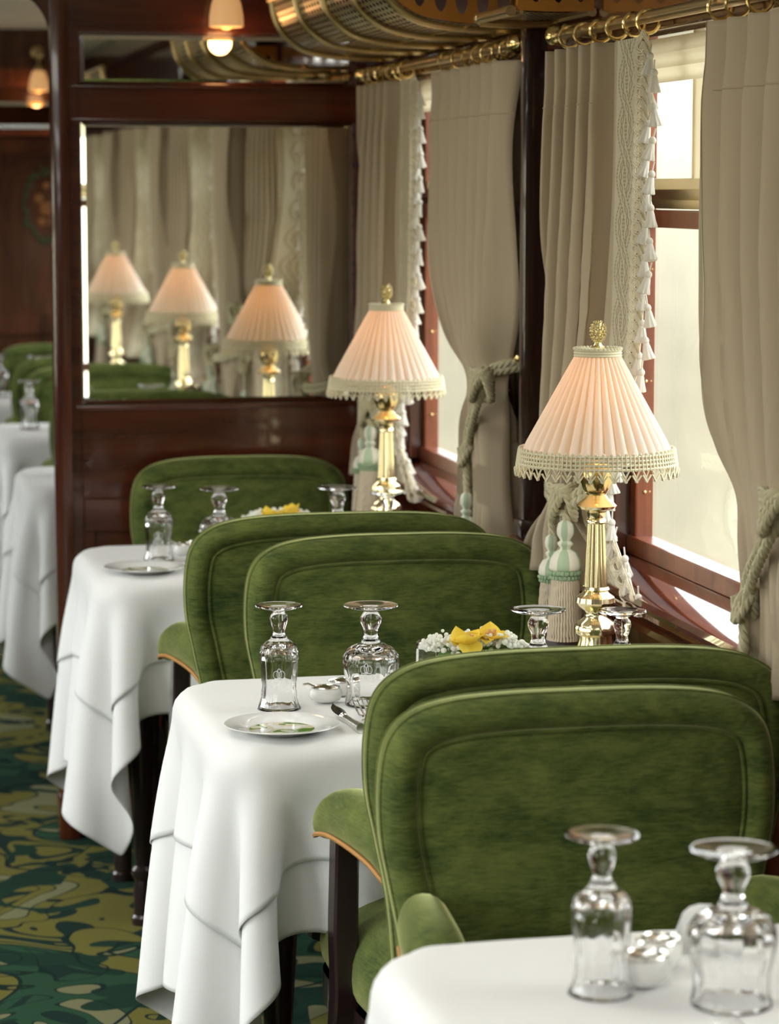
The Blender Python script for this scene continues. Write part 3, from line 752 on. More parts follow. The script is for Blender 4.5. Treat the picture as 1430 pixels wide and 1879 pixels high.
TA = [(1.70, .455), (1.3, .455), (1.12, .46), (1.03, .45), (.97, .43), (.93, .47), (.88, .55), (.80, .595)]
# nearer window, far side
A, At = make_curtain(1, 3.922, XC, ZT, .83, LA, TA, .97, 'cream-banded taupe curtain with tassel fringe behind the nearest lamp', 'low', 1, rope_label='pale green and white rope tieback with two tassels behind the nearest lamp', knot=(4.15, 0))
# nearer window, near side (right edge of the picture)
LB = [(1.70, 0), (1.4, -.015), (1.2, .02), (1.08, .10), (1.02, .18), (.97, .23), (.92, .24), (.84, .20)]
TB_ = [(1.70, .58), (1.2, .56), (1.05, .50), (.97, .45), (.92, .47), (.84, .5)]
B, Bt = make_curtain(-1, 3.56, XC, ZT, .83, LB, TB_, 1.07, 'taupe curtain in deep pleats at the right edge of the picture', 'high', 2, rope_label='green-grey rope tieback on the curtain at the right edge of the picture', knot=(3.15, 3.28))
# farther window, near side
LC = [(1.70, 0), (1.40, -.02), (1.28, .04), (1.18, .20), (1.12, .32), (1.05, .33), (.95, .32), (.84, .28)]
TC = [(1.70, .560), (1.25, .545), (1.15, .50), (1.12, .49), (1.05, .51), (.95, .53), (.84, .54)]
Cc, Ct = make_curtain(-1, 5.235, XC, ZT, .84, LC, TC, 1.12, 'taupe pinch-pleated curtain left of the dark pier between the windows', 'high', 3, rope_label='dark green-grey rope tieback with one hanging tassel beside the dark pier', knot=(4.67, 4.80))
# farther window, far side
D, Dt = make_curtain(1, 5.465, 1.210, ZT, .83, LA, [(z, t+.015) for z, t in TA], .99, 'cream-banded curtain with tassel fringe next to the mirror partition', 'low', 4, rope_label='pale rope tieback with two tassels behind the farther lamp', knot=(5.68, 0))
# curtains of the windows nearer the viewer, seen only in the mirror
for y0w, lab in ((2.34, 'the second window back'), (0.795, 'the third window back')):
    dup(A, (XC, y0w, .83), label='cream-banded curtain of %s, seen only in the mirror' % lab)
    dup(At, (XC, y0w, .97), label='pale rope tieback of %s, seen only in the mirror' % lab)
    dup(B, (XC, y0w-.26, .83), label='taupe pleated curtain of %s, seen only in the mirror' % lab)

# ------------------------------------------------------------------ chairs
def make_chair(label, loc, rz, s=1.0):
    """front of the chair faces local +Y; origin on the floor under the back"""
    t = thing('armchair', label, 'armchair', loc, rz, 'green velvet dining armchairs')
    half = [(0, .897), (.09, .896), (.160, .890), (.205, .876), (.233, .848), (.244, .80), (.244, .73), (.232, .66), (.218, .58), (.210, .48), (.205, .40), (.198, .345), (.12, .335), (0, .335)]
    pts = [(x*s, z) for x, z in half]+[(-x*s, z) for x, z in reversed(half[1:-1])]
    O = spline(pts, 8, True); n = len(O)
    nor = []
    for i in range(n):
        a, b = O[i-1], O[(i+1) % n]; tx, tz = b[0]-a[0], b[1]-a[1]; l = math.hypot(tx, tz); nor.append((-tz/l, tx/l))
    # make sure the normals point outwards
    if sum(nor[i][0]*O[i][0]+nor[i][1]*(O[i][1]-.6) for i in range(n)) < 0: nor = [(-a, -b) for a, b in nor]
    cen = (0, .62)
    def ring(d, y, sc=None):
        R = []
        for i in range(n):
            x, z = O[i][0]-nor[i][0]*d, O[i][1]-nor[i][1]*d
            if sc is not None: x, z = cen[0]+(x-cen[0])*sc, cen[1]+(z-cen[1])*sc
            R.append((x, y+gather(i, d), z))
        return R
    def gather(i, d):
        x, z = O[i]
        k = max(0, 1-abs(abs(x)-.205*s)/.05)*max(0, 1-abs(z-.865)/.05)
        return .0022*k*math.sin(i*2.4)*max(0, 1-abs(d-.020)/.016)
    q_ = 1+(s-1)*.55
    lean = lambda p: (p[0], p[1]-.035*max(0, (p[2]-.45)), p[2])
    rows = [ring(.044, .034, .02), ring(.044, .036, .3), ring(.044, .036, .6), ring(.044, .034, .85), ring(.044, .031, .95), ring(.046, .027), ring(.0425, .024), ring(.040, .030), ring(.033, .037), ring(.022, .039), ring(.011, .034), ring(.004, .022), ring(0, .010),
            ring(0, -.012), ring(.004, -.024), ring(.012, -.033), ring(.022, -.036), ring(.031, -.033), ring(.036, -.027), ring(.040, -.030), ring(.044, -.034, .95), ring(.044, -.037, .6), ring(.044, -.037, .02)]
    rows = [[lean(p) for p in r] for r in rows]
    m = MB(); m.grid(rows, cv=True); m.build('backrest', 'velvet', t, angle=70)
    m = MB(); m.tube([lean(p) for p in ring(.0445, .028)], .0030, 6, closed=True); m.tube([lean(p) for p in ring(.0385, -.031)], .003, 6, closed=True)
    m.tube([lean(p) for p in ring(.001, .012)], .0024, 6, closed=True); m.tube([lean(p) for p in ring(.001, -.014)], .0024, 6, closed=True); m.build('piping', 'velvet', t)
    # seat
    rows = []
    for j in range(17):
        ph = -PI/2+PI*j/16; cz = math.sin(ph); cr_ = math.cos(ph)
        hz = .415+.072*(abs(cz)**.8)*(1 if cz > 0 else -1)*(1.15 if cz > 0 else .9); R = []
        for k in range(56):
            a = 2*PI*k/56; ex = .42
            cx = math.copysign(abs(math.cos(a))**ex, math.cos(a)); sy = math.copysign(abs(math.sin(a))**ex, math.sin(a))
            rr = max(abs(cr_), 1e-3)**.38
            yy = .285+.225*sy*rr; xw = .212+.022*(yy-.06)/.45
            R.append((xw*cx*rr*s, yy, hz+.012*max(0, cz)*(1-(cx*rr)**2)))
        rows.append(R)
    m = MB(); m.grid(rows, cv=True); m.build('seat', 'velvet', t, angle=70)
    m = MB(); rows = []
    for hz in (.33, .375):
        rows.append([((.212+.022*(.285+.222*math.copysign(abs(math.sin(2*PI*k/56))**.42, math.sin(2*PI*k/56))-.06)/.45)*math.copysign(abs(math.cos(2*PI*k/56))**.42, math.cos(2*PI*k/56))*s*.985, .285+.222*math.copysign(abs(math.sin(2*PI*k/56))**.42, math.sin(2*PI*k/56)), hz) for k in range(56)])
    m.grid(rows, cv=True); o0 = len(m.v); m.f.append(tuple(range(56))); m.build('seat_rail', 'ebony', t, smooth=False)
    for sx_ in (-1, 1):
        # arm pad: swept ellipse, widening forward, nose rolled down
        path = [(.195*q_, .0, .600, .018, .030), (.203*q_, .03, .618, .027, .042), (.210*q_, .08, .632, .031, .044), (.220*q_, .15, .638, .034, .044), (.228*q_, .22, .636, .037, .042), (.234*q_, .26, .628, .038, .038), (.238*q_, .285, .616, .033, .031), (.240*q_, .300, .609, .020, .019), (.240*q_, .304, .606, .002, .002)]
        sp = spline(path, 5); R = []
        for (x, y, z, a_, b_) in sp:
            a_ = max(a_, .001); b_ = max(b_, .001)
            R.append([(sx_*(x+a_*math.copysign(abs(math.cos(q))**.9, math.cos(q))), y, z+b_*(math.copysign(abs(math.sin(q))**.9, math.sin(q)))*(1.0 if math.sin(q) > 0 else .72)) for q in [2*PI*k/24 for k in range(24)]])
        m = MB(); m.grid(R, cv=True); arm = m.build('arm_pad', 'velvet', t, angle=75)
        m = MB()
        for k0 in (-1, 1):
            m.tube([(sx_*(x+k0*a_*.92), y, z-b_*.50) for (x, y, z, a_, b_) in sp[2:-4]], .0033, 6)
        m.build('gold_cord', 'cord_gold', arm)
        # front leg sweeping down from the arm
        lp = spline([(.232*q_, .262, .612), (.233*q_, .262, .55), (.236*q_, .252, .47), (.236*q_, .248, .38), (.242*q_, .27, .28), (.247*q_, .29, .15), (.247*q_, .295, 0)], 5)
        m = MB(); R = []
        for i, (x, y, z) in enumerate(lp):
            w = .017-.004*abs(i/len(lp)-.3); d = .026 if z > .35 else .019
            R.append([(sx_*(x+a_*w), y+b_*d, z) for a_, b_ in ((-1, -.8), (-.8, -1), (.8, -1), (1, -.8), (1, .8), (.8, 1), (-.8, 1), (-1, .8))])
        m.grid(R, cv=True); m.f.append(tuple(range(8))); k = len(m.v); m.f.append(tuple(range(k-8, k))); m.build('leg', 'ebony', t, angle=30)
        m = MB(); R = []
        for (y, z, w) in ((.0, .345, .02), (-.01, .2, .017), (-.04, .0, .013)):
            R.append([(sx_*.185*s+a_*w, y+b_*w, z) for a_, b_ in ((-1, -1), (1, -1), (1, 1), (-1, 1))])
        m.grid(R, cv=True); m.f.append((0, 1, 2, 3)); m.f.append((8, 9, 10, 11)); m.build('leg', 'ebony', t, smooth=False)
    return t
# facing the viewer (front towards -Y) : rz = pi
ch = make_chair('green velvet armchair facing the viewer, nearest, behind the blurred front table', (.885, 3.085, 0), PI); ch.scale = (1, 1, .974)
dup(ch, (.955, 4.45, 0), PI, 'green velvet armchair facing the viewer, behind the flowers on the middle table').scale = (1.06, 1, .992)
dup(ch, (.925, 5.99, 0), PI, 'green velvet armchair facing the viewer, against the mirror partition')
cb = make_chair('green velvet armchair turned away, back to back with the nearest one', (.930, 3.265, .0), 0, 1.12)
dup(cb, (.890, 4.635, .012), 0, 'green velvet armchair turned away, in the middle, tucked under the farther table')
dup(cb, (.93, 6.42, 0), 0, 'green velvet armchair turned away, just beyond the partition')
dup(ch, (.93, 7.66, 0), PI, 'green velvet armchair with one arm showing beside the doorway post, beyond the partition')
dup(cb, (.93, 7.84, 0), 0, 'green velvet armchair turned away, second beyond the partition')
dup(ch, (.93, 9.20, 0), PI, 'green velvet armchair facing the viewer, second beyond the partition')
dup(cb, (.93, 9.38, 0), 0, 'green velvet armchair turned away, last but one beyond the partition')
dup(ch, (.93, 10.55, 0), PI, 'green velvet armchair against the far wall of the next saloon')

# ------------------------------------------------------------------ tables and cloths
TZ = .705
TX0, TX1, TD = .530, 1.19, .53
def pbd_cloth(ox0, ox1, oy, rad, seed, under=None, steps=420, h=.0150, thick=.0025, iters=9):
    """cloth on a rounded rectangular table top, local coords: x in [TX0,TX1], y in [0,TD], z=0 top"""
    rng = np.random.RandomState(seed)
    nx = int(round((TX1-TX0+ox0+ox1)/h))+1; ny = int(round((TD+2*oy)/h))+1
    gx, gy = np.meshgrid(np.linspace(TX0-ox0, TX1+ox1, nx), np.linspace(-oy, TD+oy, ny), indexing='ij')
    p = np.stack([gx, gy, np.full_like(gx, thick+.002)], -1)
    p[..., 2] += rng.randn(nx, ny)*.0008
    rest = {}
    hx = (TX1-TX0+ox0+ox1)/(nx-1); hy = (TD+2*oy)/(ny-1)
    cons = []
    def pairs(di, dj, par):
        A = (slice(0, nx-di), slice(max(0, -dj), ny-max(0, dj))); 
        return A
    specs = [(1, 0, 1.0), (0, 1, 1.0), (1, 1, .8), (1, -1, .8), (2, 0, .35), (0, 2, .35), (4, 0, .08), (0, 4, .08)]
    v = np.zeros_like(p); dt = 1/60.
    p0 = p.copy(); pin = (gx > TX0+.035) & (gx < TX1-.02) & (gy > .03) & (gy < TD-.03)
    p0[..., 2] = thick
    cx, cy = (TX0+TX1)/2, TD/2; hxx, hyy = (TX1-TX0)/2-rad, TD/2-rad; er = .012
    if under is not None: un, unn = under
    for st_ in range(steps):
        damp = .975 if st_ < steps*.75 else .93
        v[..., 2] -= 9.8*dt*.6; v *= damp
        q = p+v*dt
        for it in range(iters):
            for (di, dj, k) in specs:
                # two-colour updates keep the Gauss-Seidel stable and directional
                for par in (0, 1):
                    i0 = np.arange(0, nx-di); j0 = np.arange(max(0, -dj), ny-max(0, dj))
                    if di: i0 = i0[((i0//di) % 2) == par]
                    else: j0 = j0[((j0//abs(dj)) % 2) == par]
                    a = q[np.ix_(i0, j0)]; b = q[np.ix_(i0+di, j0+dj)]
                    d = b-a; ln = np.sqrt((d*d).sum(-1))+1e-9; r0 = math.hypot(di*hx, dj*hy)
                    e = (ln-r0)/ln
                    if di+abs(dj) > 1 and not (di == 1 and abs(dj) == 1): e = np.minimum(e, 0)
                    c = (k*.5*e)[..., None]*d
                    q[np.ix_(i0, j0)] = a+c; q[np.ix_(i0+di, j0+dj)] = b-c
                q[pin] = p0[pin]
            # collision with the table top (rounded slab, 30 mm thick; treated as a tall solid)
            lx = q[..., 0]-cx; ly = q[..., 1]-cy
            dx = np.abs(lx)-hxx; dy = np.abs(ly)-hyy
            ax_ = np.maximum(dx, 0); ay_ = np.maximum(dy, 0); dd = np.sqrt(ax_**2+ay_**2)
            dh = dd-rad+np.minimum(np.maximum(dx, dy), 0)*(dd <= 0)      # horizontal distance outside
            # rounded top edge: 2D sdf in (dh, z)
            u = dh+er; w = q[..., 2]+er
            inside_edge = np.minimum(np.maximum(u, w), 0)+np.sqrt(np.maximum(u, 0)**2+np.maximum(w, 0)**2)-er
            pen = thick-inside_edge; hit = (pen > 0) & (q[..., 2] > -.06)
            gu = np.where((u > 0) | (u > w), np.maximum(u, 0)+1e-9, 0); gw = np.where((w > 0) | (w >= u), np.maximum(w, 0)+1e-9, 0)
            gl = np.sqrt(gu**2+gw**2)+1e-12; gu /= gl; gw /= gl
            nxh = np.where(dd > 1e-6, np.sign(lx)*ax_/np.maximum(dd, 1e-6), np.where(dx > dy, np.sign(lx), 0)); nyh = np.where(dd > 1e-6, np.sign(ly)*ay_/np.maximum(dd, 1e-6), np.where(dx > dy, 0, np.sign(ly)))
            q[..., 0] += np.where(hit, pen*gu*nxh, 0); q[..., 1] += np.where(hit, pen*gu*nyh, 0); q[..., 2] += np.where(hit, pen*gw, 0)
            q[..., 0] = np.minimum(q[..., 0], 1.262)                       # the carriage wall
            if under is not None:
                dn = ((q-un)*unn).sum(-1); pz = np.maximum(0, .0035-dn)
                q += unn*pz[..., None]
        q[pin] = p0[pin]
        fr = hit & (gw > .6)
        v = (q-p)/dt
        v[fr] *= .35
        p = q
    return p, nx, ny
def normals(p):
    du = np.gradient(p, axis=0); dv = np.gradient(p, axis=1); n = np.cross(du, dv); n /= np.linalg.norm(n, axis=-1, keepdims=True)+1e-9
    return n
OX, OXR, OY = .36, .04, .235
under_p, ux, uy = pbd_cloth(OX, OXR, OY, .07, 11)
hh = .015
ov = (.15, .01, .135)
# overlay starts from the undercloth it lies on
def sample_under(p, x0, x1, y0, y1, hx=.015):
    nx, ny = p.shape[:2]
    X = np.linspace(TX0-OX, TX1+OXR, nx); Y = np.linspace(-OY, TD+OY, ny)
    i = [int(np.argmin(abs(X-x0))), int(np.argmin(abs(X-x1)))]; j = [int(np.argmin(abs(Y-y0))), int(np.argmin(abs(Y-y1)))]
    return p[i[0]:i[1]+1, j[0]:j[1]+1]
un_n = normals(under_p)
su = sample_under(under_p, TX0-ov[0], TX1+ov[1], -ov[2], TD+ov[2]); sn = sample_under(un_n, TX0-ov[0], TX1+ov[1], -ov[2], TD+ov[2])
over_p = su+sn*.0045
def cloth_mb(p, name, parent, mname='linen', bulge=None):
    m = MB(); m.grid([[tuple(c) for c in r] for r in p])
    o = m.build(name, mname, parent, angle=170, sub=1)
    sd = o.modifiers.new('thick', 'SOLIDIFY'); sd.thickness = .0012; sd.offset = 1
    return o
tables = [(2.10, 'front'), (3.62, 'mid'), (5.25, 'far'), (6.95, 'n1'), (8.35, 'n2'), (9.72, 'n3')]
desc = ['the blurred front table', 'the middle table', 'the farther table in front of the mirror', 'the first table beyond the partition', 'the second table beyond the partition', 'the last table beyond the partition']
def make_table(y):
    t = thing('dining_table', 'dark wooden dining table under '+desc[0].replace('the ', 'white cloth, ', 1), 'table', (0, y, 0), 0, 'dark tables under white cloths')
    m = MB(); P = []
    rad = .07
    def rr(ins, z):
        R = []
        for (cx, cy, a0) in ((TX1-rad, TD-rad, 0), (TX0+rad, TD-rad, PI/2), (TX0+rad, rad, PI), (TX1-rad, rad, 1.5*PI)):
            for k in range(8): a = a0+k/7*PI/2; R.append((cx+(rad-ins)*math.cos(a), cy+(rad-ins)*math.sin(a), z))
        return R
    rows = [rr(.008, TZ-.034), rr(.006, TZ-.03), rr(.006, TZ-.014), rr(.010, TZ-.007), rr(.018, TZ-.005)]
    m.grid(rows, cv=True); k = len(m.v); m.f.append(tuple(range(32))); m.f.append(tuple(range(k-32, k))); m.build('tabletop', 'ebony', t, angle=30)
    m = MB(); m.box(TX0+.06, TX1-.03, .055, .075, TZ-.10, TZ-.034); m.box(TX0+.06, TX1-.03, TD-.075, TD-.055, TZ-.10, TZ-.034); m.box(TX0+.05, TX0+.07, .055, TD-.055, TZ-.10, TZ-.034); m.build('apron', 'ebony', t, smooth=False)
    for lx in (TX0+.09, TX1-.06):
        for ly in (.085, TD-.085):
            m = MB(); m.box(lx-.026, lx+.026, ly-.026, ly+.026, TZ-.16, TZ-.034, .003)
            m.lathe([(.014, .545), (.024, .54), (.027, .53), (.020, .515), (.019, .50), (.022, .49), (.024, .45), (.017, .14), (.015, .12), (.022, .112), (.022, .10), (.016, .09), (.019, .075), (.019, .02), (.023, .015), (.023, 0), (.001, 0)], 20, c=(lx, ly, 0)); m.build('leg', 'ebony', t, angle=35)
    return t
tb0 = make_table(tables[0][0])
for (y, _), d in list(zip(tables, desc))[1:]:
    dup(tb0, (0, y, 0), label='dark wooden dining table under the white cloth, '+d.replace('the ', '', 1))
uc = cloth_mb(under_p, 'tablecloth', None); uc.location = (0, tables[0][0], TZ)
oc = cloth_mb(over_p, 'tablecloth', None); oc.location = (0, tables[0][0], TZ)
for k, ((y, _), d) in enumerate(zip(tables, desc)):
    a = uc if k == 0 else uc.copy(); b = oc if k == 0 else oc.copy()
    for o, nm, nm2 in ((a, 'long white cloth hanging in folds from ', 'tablecloth'), (b, 'short white cloth over the long one on ', 'tablecloth')):
        if k: C.objects.link(o)
        o.location = (0, y, TZ); tag(o, nm+d, nm2, 'white tablecloths')
TT = TZ+.0095      # surface of the cloths
print('cloth z', under_p[under_p.shape[0]//2, under_p.shape[1]//2, 2], 'min', under_p[..., 2].min(), 'over', over_p[over_p.shape[0]//2, over_p.shape[1]//2, 2])

# ------------------------------------------------------------------ glasses (standing upside down on their rims)
def make_glass(kind):
    # profile of upturned glass: rim at z=0, foot on top. outer then inner, closed
    if kind == 'goblet':
        H = .148
        outer = [(.0385, 0), (.0375, .006), (.0355, .018), (.0362, .032), (.0395, .048), (.0415, .062), (.0400, .074), (.0335, .084), (.0230, .0895), (.0145, .092), (.0130, .096), (.0110, .100), (.0095, .106), (.0110, .113), (.0148, .121), (.0158, .128), (.0125, .1345), (.0100, .138), (.0125, .1405), (.0260, .1425), (.0375, .1445), (.0405, .1462), (.0400, .1480), (.0350, .1480), (.0180, .1462), (.0005, .1455)]
        inner = [(.0005, .082), (.015, .081), (.029, .077), (.0375, .069), (.0393, .060), (.0376, .048), (.0343, .033), (.0336, .018), (.0358, .006), (.0370, 0)]
    else:
        H = .154
        outer = [(.0320, 0), (.0300, .005), (.0265, .018), (.0250, .035), (.0262, .052), (.0275, .070), (.0278, .082), (.0255, .092), (.0195, .099), (.0130, .1025), (.0118, .106), (.0092, .109), (.0085, .116), (.0110, .124), (.0130, .132), (.0118, .138), (.0085, .142), (.0095, .1445), (.0200, .1470), (.0310, .1492), (.0345, .1510), (.0342, .1532), (.0300, .1536), (.0150, .1518), (.0005, .151)]
        inner = [(.0005, .094), (.010, .093), (.0195, .088), (.0250, .080), (.0255, .070), (.0243, .052), (.0233, .035), (.0248, .018), (.0285, .005), (.0305, 0)]
    no = len(outer)
    prof = inner+outer if False else outer+inner
    zmax = .088 if kind == 'goblet' else .098
    def rib(i, a):
        if i < no and 1 <= i and outer[i][1] < zmax and outer[i][0] > .02: return 1+.050*abs(math.cos(6*a))-.03
        return 1.0
    m = MB(); m.lathe(prof, 72, rib=rib, closed=False)
    m.grid([[m.v[k] for k in range(72)], [m.v[(len(prof)-1)*72+k] for k in range(72)]], cv=True)
    # weld the rim
    return m, H
def monogram(kind):
    m = MB(); R = .0255 if kind == 'flute' else .0395; z0 = .046 if kind == 'flute' else .050
    def on(x, z):  # wrap on the bowl, facing -Y
        rr = interp(z0+z, [(0, .0325), (.018, .0272), (.035, .0256), (.052, .0268), (.070, .0282), (.09, .027)] if kind == 'flute' else [(0, .039), (.018, .0362), (.032, .0370), (.048, .0402), (.062, .0424), (.075, .041)])+.0003
        a = x/rr; return (rr*math.sin(a), -rr*math.cos(a), z0+z)
    loops = [(-.004, .008, .0045, .006), (.004, .008, .0045, .006), (0, .010, .003, .0075), (-.0065, -.004, .003, .0035), (-.001, -.003, .0028, .0045), (.005, -.004, .003, .0035), (.0, .001, .008, .0022), (-.009, -.006, .002, .0025), (.009, -.005, .002, .0028)]
    for cx, cz, a_, b_ in loops:
        m.tube([on(cx+a_*math.cos(t), cz+b_*math.sin(t)) for t in [k/18*2*PI for k in range(18)]], .00035, 4, closed=True)
    m.tube([on(-.011+.022*k/20, -.009+.0015*math.sin(k*.9)) for k in range(21)], .00035, 4)
    return m
protos = {}
def glass(kind, x, y, label, rz=0.0):
    nm = {'goblet': 'water_goblet', 'flute': 'champagne_flute'}[kind]
    loc = (x, y, TT+.0005)
    if kind not in protos:
        t = thing(nm, label, 'glass', loc, rz, 'upturned crystal glasses')
        m, H = make_glass(kind)
        o = m.build('bowl_and_stem', 'crystal', t, angle=60)
        bm = bmesh.new(); bm.from_mesh(o.data); bmesh.ops.remove_doubles(bm, verts=bm.verts, dist=.00002); bmesh.ops.recalc_face_normals(bm, faces=bm.faces); bm.to_mesh(o.data); bm.free()
        monogram(kind).build('engraved_monogram', 'frosted', t)
        protos[kind] = t; return t
    return dup(protos[kind], loc, rz, label)
G = [('flute', .652, 3.868, 'upturned fluted champagne glass at the left of the middle table behind the plate'),
     ('goblet', .790, 3.875, 'upturned wide goblet on the middle table beside the salt cellars'),
     ('goblet', 1.020, 3.785, 'upturned goblet just right of the flowers on the middle table'),
     ('flute', 1.126, 3.715, 'upturned flute in front of the nearest lamp base'),
     ('flute', .678, 5.49, 'upturned flute at the left of the farther table'),
     ('goblet', .800, 5.47, 'upturned goblet half hidden behind the turned-away chair, on the farther table'),
     ('goblet', 1.040, 5.44, 'upturned goblet on the farther table, left of the farther lamp base'),
     ('flute', 1.113, 5.29, 'upturned flute in front of the farther lamp base'),
     ('flute', .713, 2.409, 'blurred upturned flute on the front table'),
     ('goblet', .822, 2.35, 'blurred upturned goblet on the front table at the right edge')]
for k, x, y, l in G: glass(k, x, y, l, -.17 if k == 'flute' else -.36)
for j, (ty, d) in enumerate([(6.95, 'first'), (8.35, 'second'), (9.72, 'last')]):
    glass('flute', .66, ty+.27, 'tiny upturned flute on the %s table beyond the partition' % d)
    glass('goblet', .80, ty+.25, 'tiny upturned goblet on the %s table beyond the partition' % d)

# ------------------------------------------------------------------ table lamps
def make_lamp(loc, label):
    t = thing('table_lamp', label, 'table lamp', loc, 0, 'brass table lamps with pleated shades')
    m = MB()
    fl = lambda i, a: 1.0
    m.lathe([(.001, 0), (.045, 0), (.047, .006), (.045, .012), (.042, .016)], 48)
    m.lathe([(.042, .016), (.040, .028), (.034, .050), (.028, .075), (.024, .094), (.024, .100)], 64, rib=lambda i, a: 1+.035*math.cos(16*a)*(1 if 0 < i < 5 else 0))
    m.lathe([(.024, .100), (.030, .104), (.031, .112), (.027, .120), (.018, .126), (.015, .132), (.016, .137), (.024, .143), (.029, .150), (.028, .157), (.020, .163), (.018, .166), (.021, .169), (.019, .173)], 48, rib=lambda i, a: 1+.03*math.cos(12*a)*(1 if 6 < i < 11 or 0 < i < 4 else 0)); m.build('lamp_foot', 'brass_pale', t)
    m = MB(); m.lathe([(.0175, .170), (.0170, .176), (.0125, .268)], 96, rib=lambda i, a: 1-.10*abs(math.cos(8*a))**2)
    m.lathe([(.0125, .266), (.0145, .268), (.0145, .272), (.012, .275), (.0135, .279), (.0135, .283), (.017, .286), (.0275, .289), (.030, .293), (.026, .297), (.018, .303), (.014, .309), (.016, .312)], 48); m.build('column', 'brass_pale', t)
    m = MB(); m.lathe([(.014, .311), (.019, .317), (.0225, .328), (.0235, .340), (.021, .350), (.014, .357), (.008, .360), (.006, .375), (.006, .40), (.010, .402), (.010, .43), (.003, .432), (.0025, .525)], 48, rib=lambda i, a: 1+.05*math.cos(10*a+i*.6)*(1 if 0 < i < 6 else 0)); m.build('acorn_knob', 'brass', t)
    m = MB(); m.ball((0, 0, .440), .017, 14, 10, (1, 1, 1.4)); m.build('bulb', 'bulb', t)
    # shade
    z0, z1, r0, r1 = .370, .516, .108, .0305
    n = 288; npl = 36; rows = []
    for j in range(9):
        f = j/8; R = []
        for k in range(n):
            a = 2*PI*k/n; q = (a*npl/(2*PI)) % 1.0
            w = (1-abs(2*q-1))**.8            # sharp valley, rounded crest
            w = math.sin(PI*q)**.7
            r = r0+(r1-r0)*f+(.0052*(1-f)+.0016*f)*(w-.5)*2*(.6 if f < .001 else 1)
            R.append((r*math.cos(a), r*math.sin(a), z0+(z1-z0)*f))
        rows.append(R)
    m = MB(); m.grid(rows, cv=True); sh = m.build('lamp_shade', 'shade', t, angle=75)
    m = MB()
    for (zr, rr, rad) in ((z0+.004, .1135, .0022), (z0-.002, .1145, .0022), (z0-.008, .1155, .0022), (z0-.014, .1165, .0024)):
        m.tube([(rr*math.cos(2*PI*k/96), rr*math.sin(2*PI*k/96), zr) for k in range(96)], rad, 5, closed=True)
    for k in range(110):      # upright stitches
        a = 2*PI*k/110; m.tube([(.1148*math.cos(a), .1148*math.sin(a), z0+.006), (.118*math.cos(a), .118*math.sin(a), z0-.016)], .0013, 4)
    for k in range(44):       # hanging loops
        a = 2*PI*k/44
        for s in (-1, 1):
            P = []
            for j in range(9):
                u = j/8; aa = a+s*(.012+.075*math.sin(PI*u)); P.append(((.1175+.003*u)*math.cos(aa), (.1175+.003*u)*math.sin(aa), z0-.013-.019*math.sin(PI*u*.85)))
            m.tube(P, .0015, 4)
    for k in range(64):       # top scallops
        a = 2*PI*k/64; m.ball((.113*math.cos(a), .113*math.sin(a), z0+.007), .0028, 6, 4)
    m.build('fringe_trim', 'trim', sh)
    m = MB()
    for zr in (z1-.003, z1+.001, z1+.005):
        m.tube([(.0335*math.cos(2*PI*k/48), .0335*math.sin(2*PI*k/48), zr) for k in range(48)], .0021, 5, closed=True)
    for k in range(36): a = 2*PI*k/36; m.ball((.034*math.cos(a), .034*math.sin(a), z1+.007), .0027, 6, 4)
    m.lathe([(.034, z1+.004), (.002, z1+.006)], 32); m.build('top_trim', 'trim', sh)
    m = MB(); m.lathe([(.001, z1+.004), (.010, z1+.006), (.0105, z1+.009), (.006, z1+.013), (.0045, z1+.017), (.0075, z1+.020)], 24)
    zc = z1+.032
    m.ball((0, 0, zc), .0105, 16, 10, (1, 1, 1.45))
    for j in range(7):
        zz = -.9+1.8*j/6; rr = .0108*math.sqrt(max(0, 1-zz*zz))
        for k in range(9):
            a = 2*PI*(k+.5*(j % 2))/9; m.ball((rr*math.cos(a), rr*math.sin(a), zc+zz*.0152), .0026, 6, 4, (1, 1, 1.3))
    m.build('pinecone_finial', 'brass_pale', t)
    l = bpy.data.lights.new('lamp_glow', 'POINT'); l.energy = .7; l.color = (1, .44, .13); l.shadow_soft_size = .02
    o = bpy.data.objects.new('lamp_glow', l); C.objects.link(o); o.location = (.0, 0, .44); o.parent = t
    return t
lamp = make_lamp((1.118, 3.825, TT), 'nearest brass table lamp with cream pleated shade on the middle table')
dup(lamp, (1.128, 5.375, TT), label='farther brass table lamp with cream pleated shade on the table by the mirror')
dup(lamp, (1.085, 2.22, TT), label='brass table lamp on the front table, seen only as the leftmost lamp in the mirror')
for ty, d in ((7.2, 'first'), (8.6, 'second'), (9.95, 'last')): dup(lamp, (1.12, ty, TT), label='table lamp on the %s table beyond the partition, behind the post' % d)

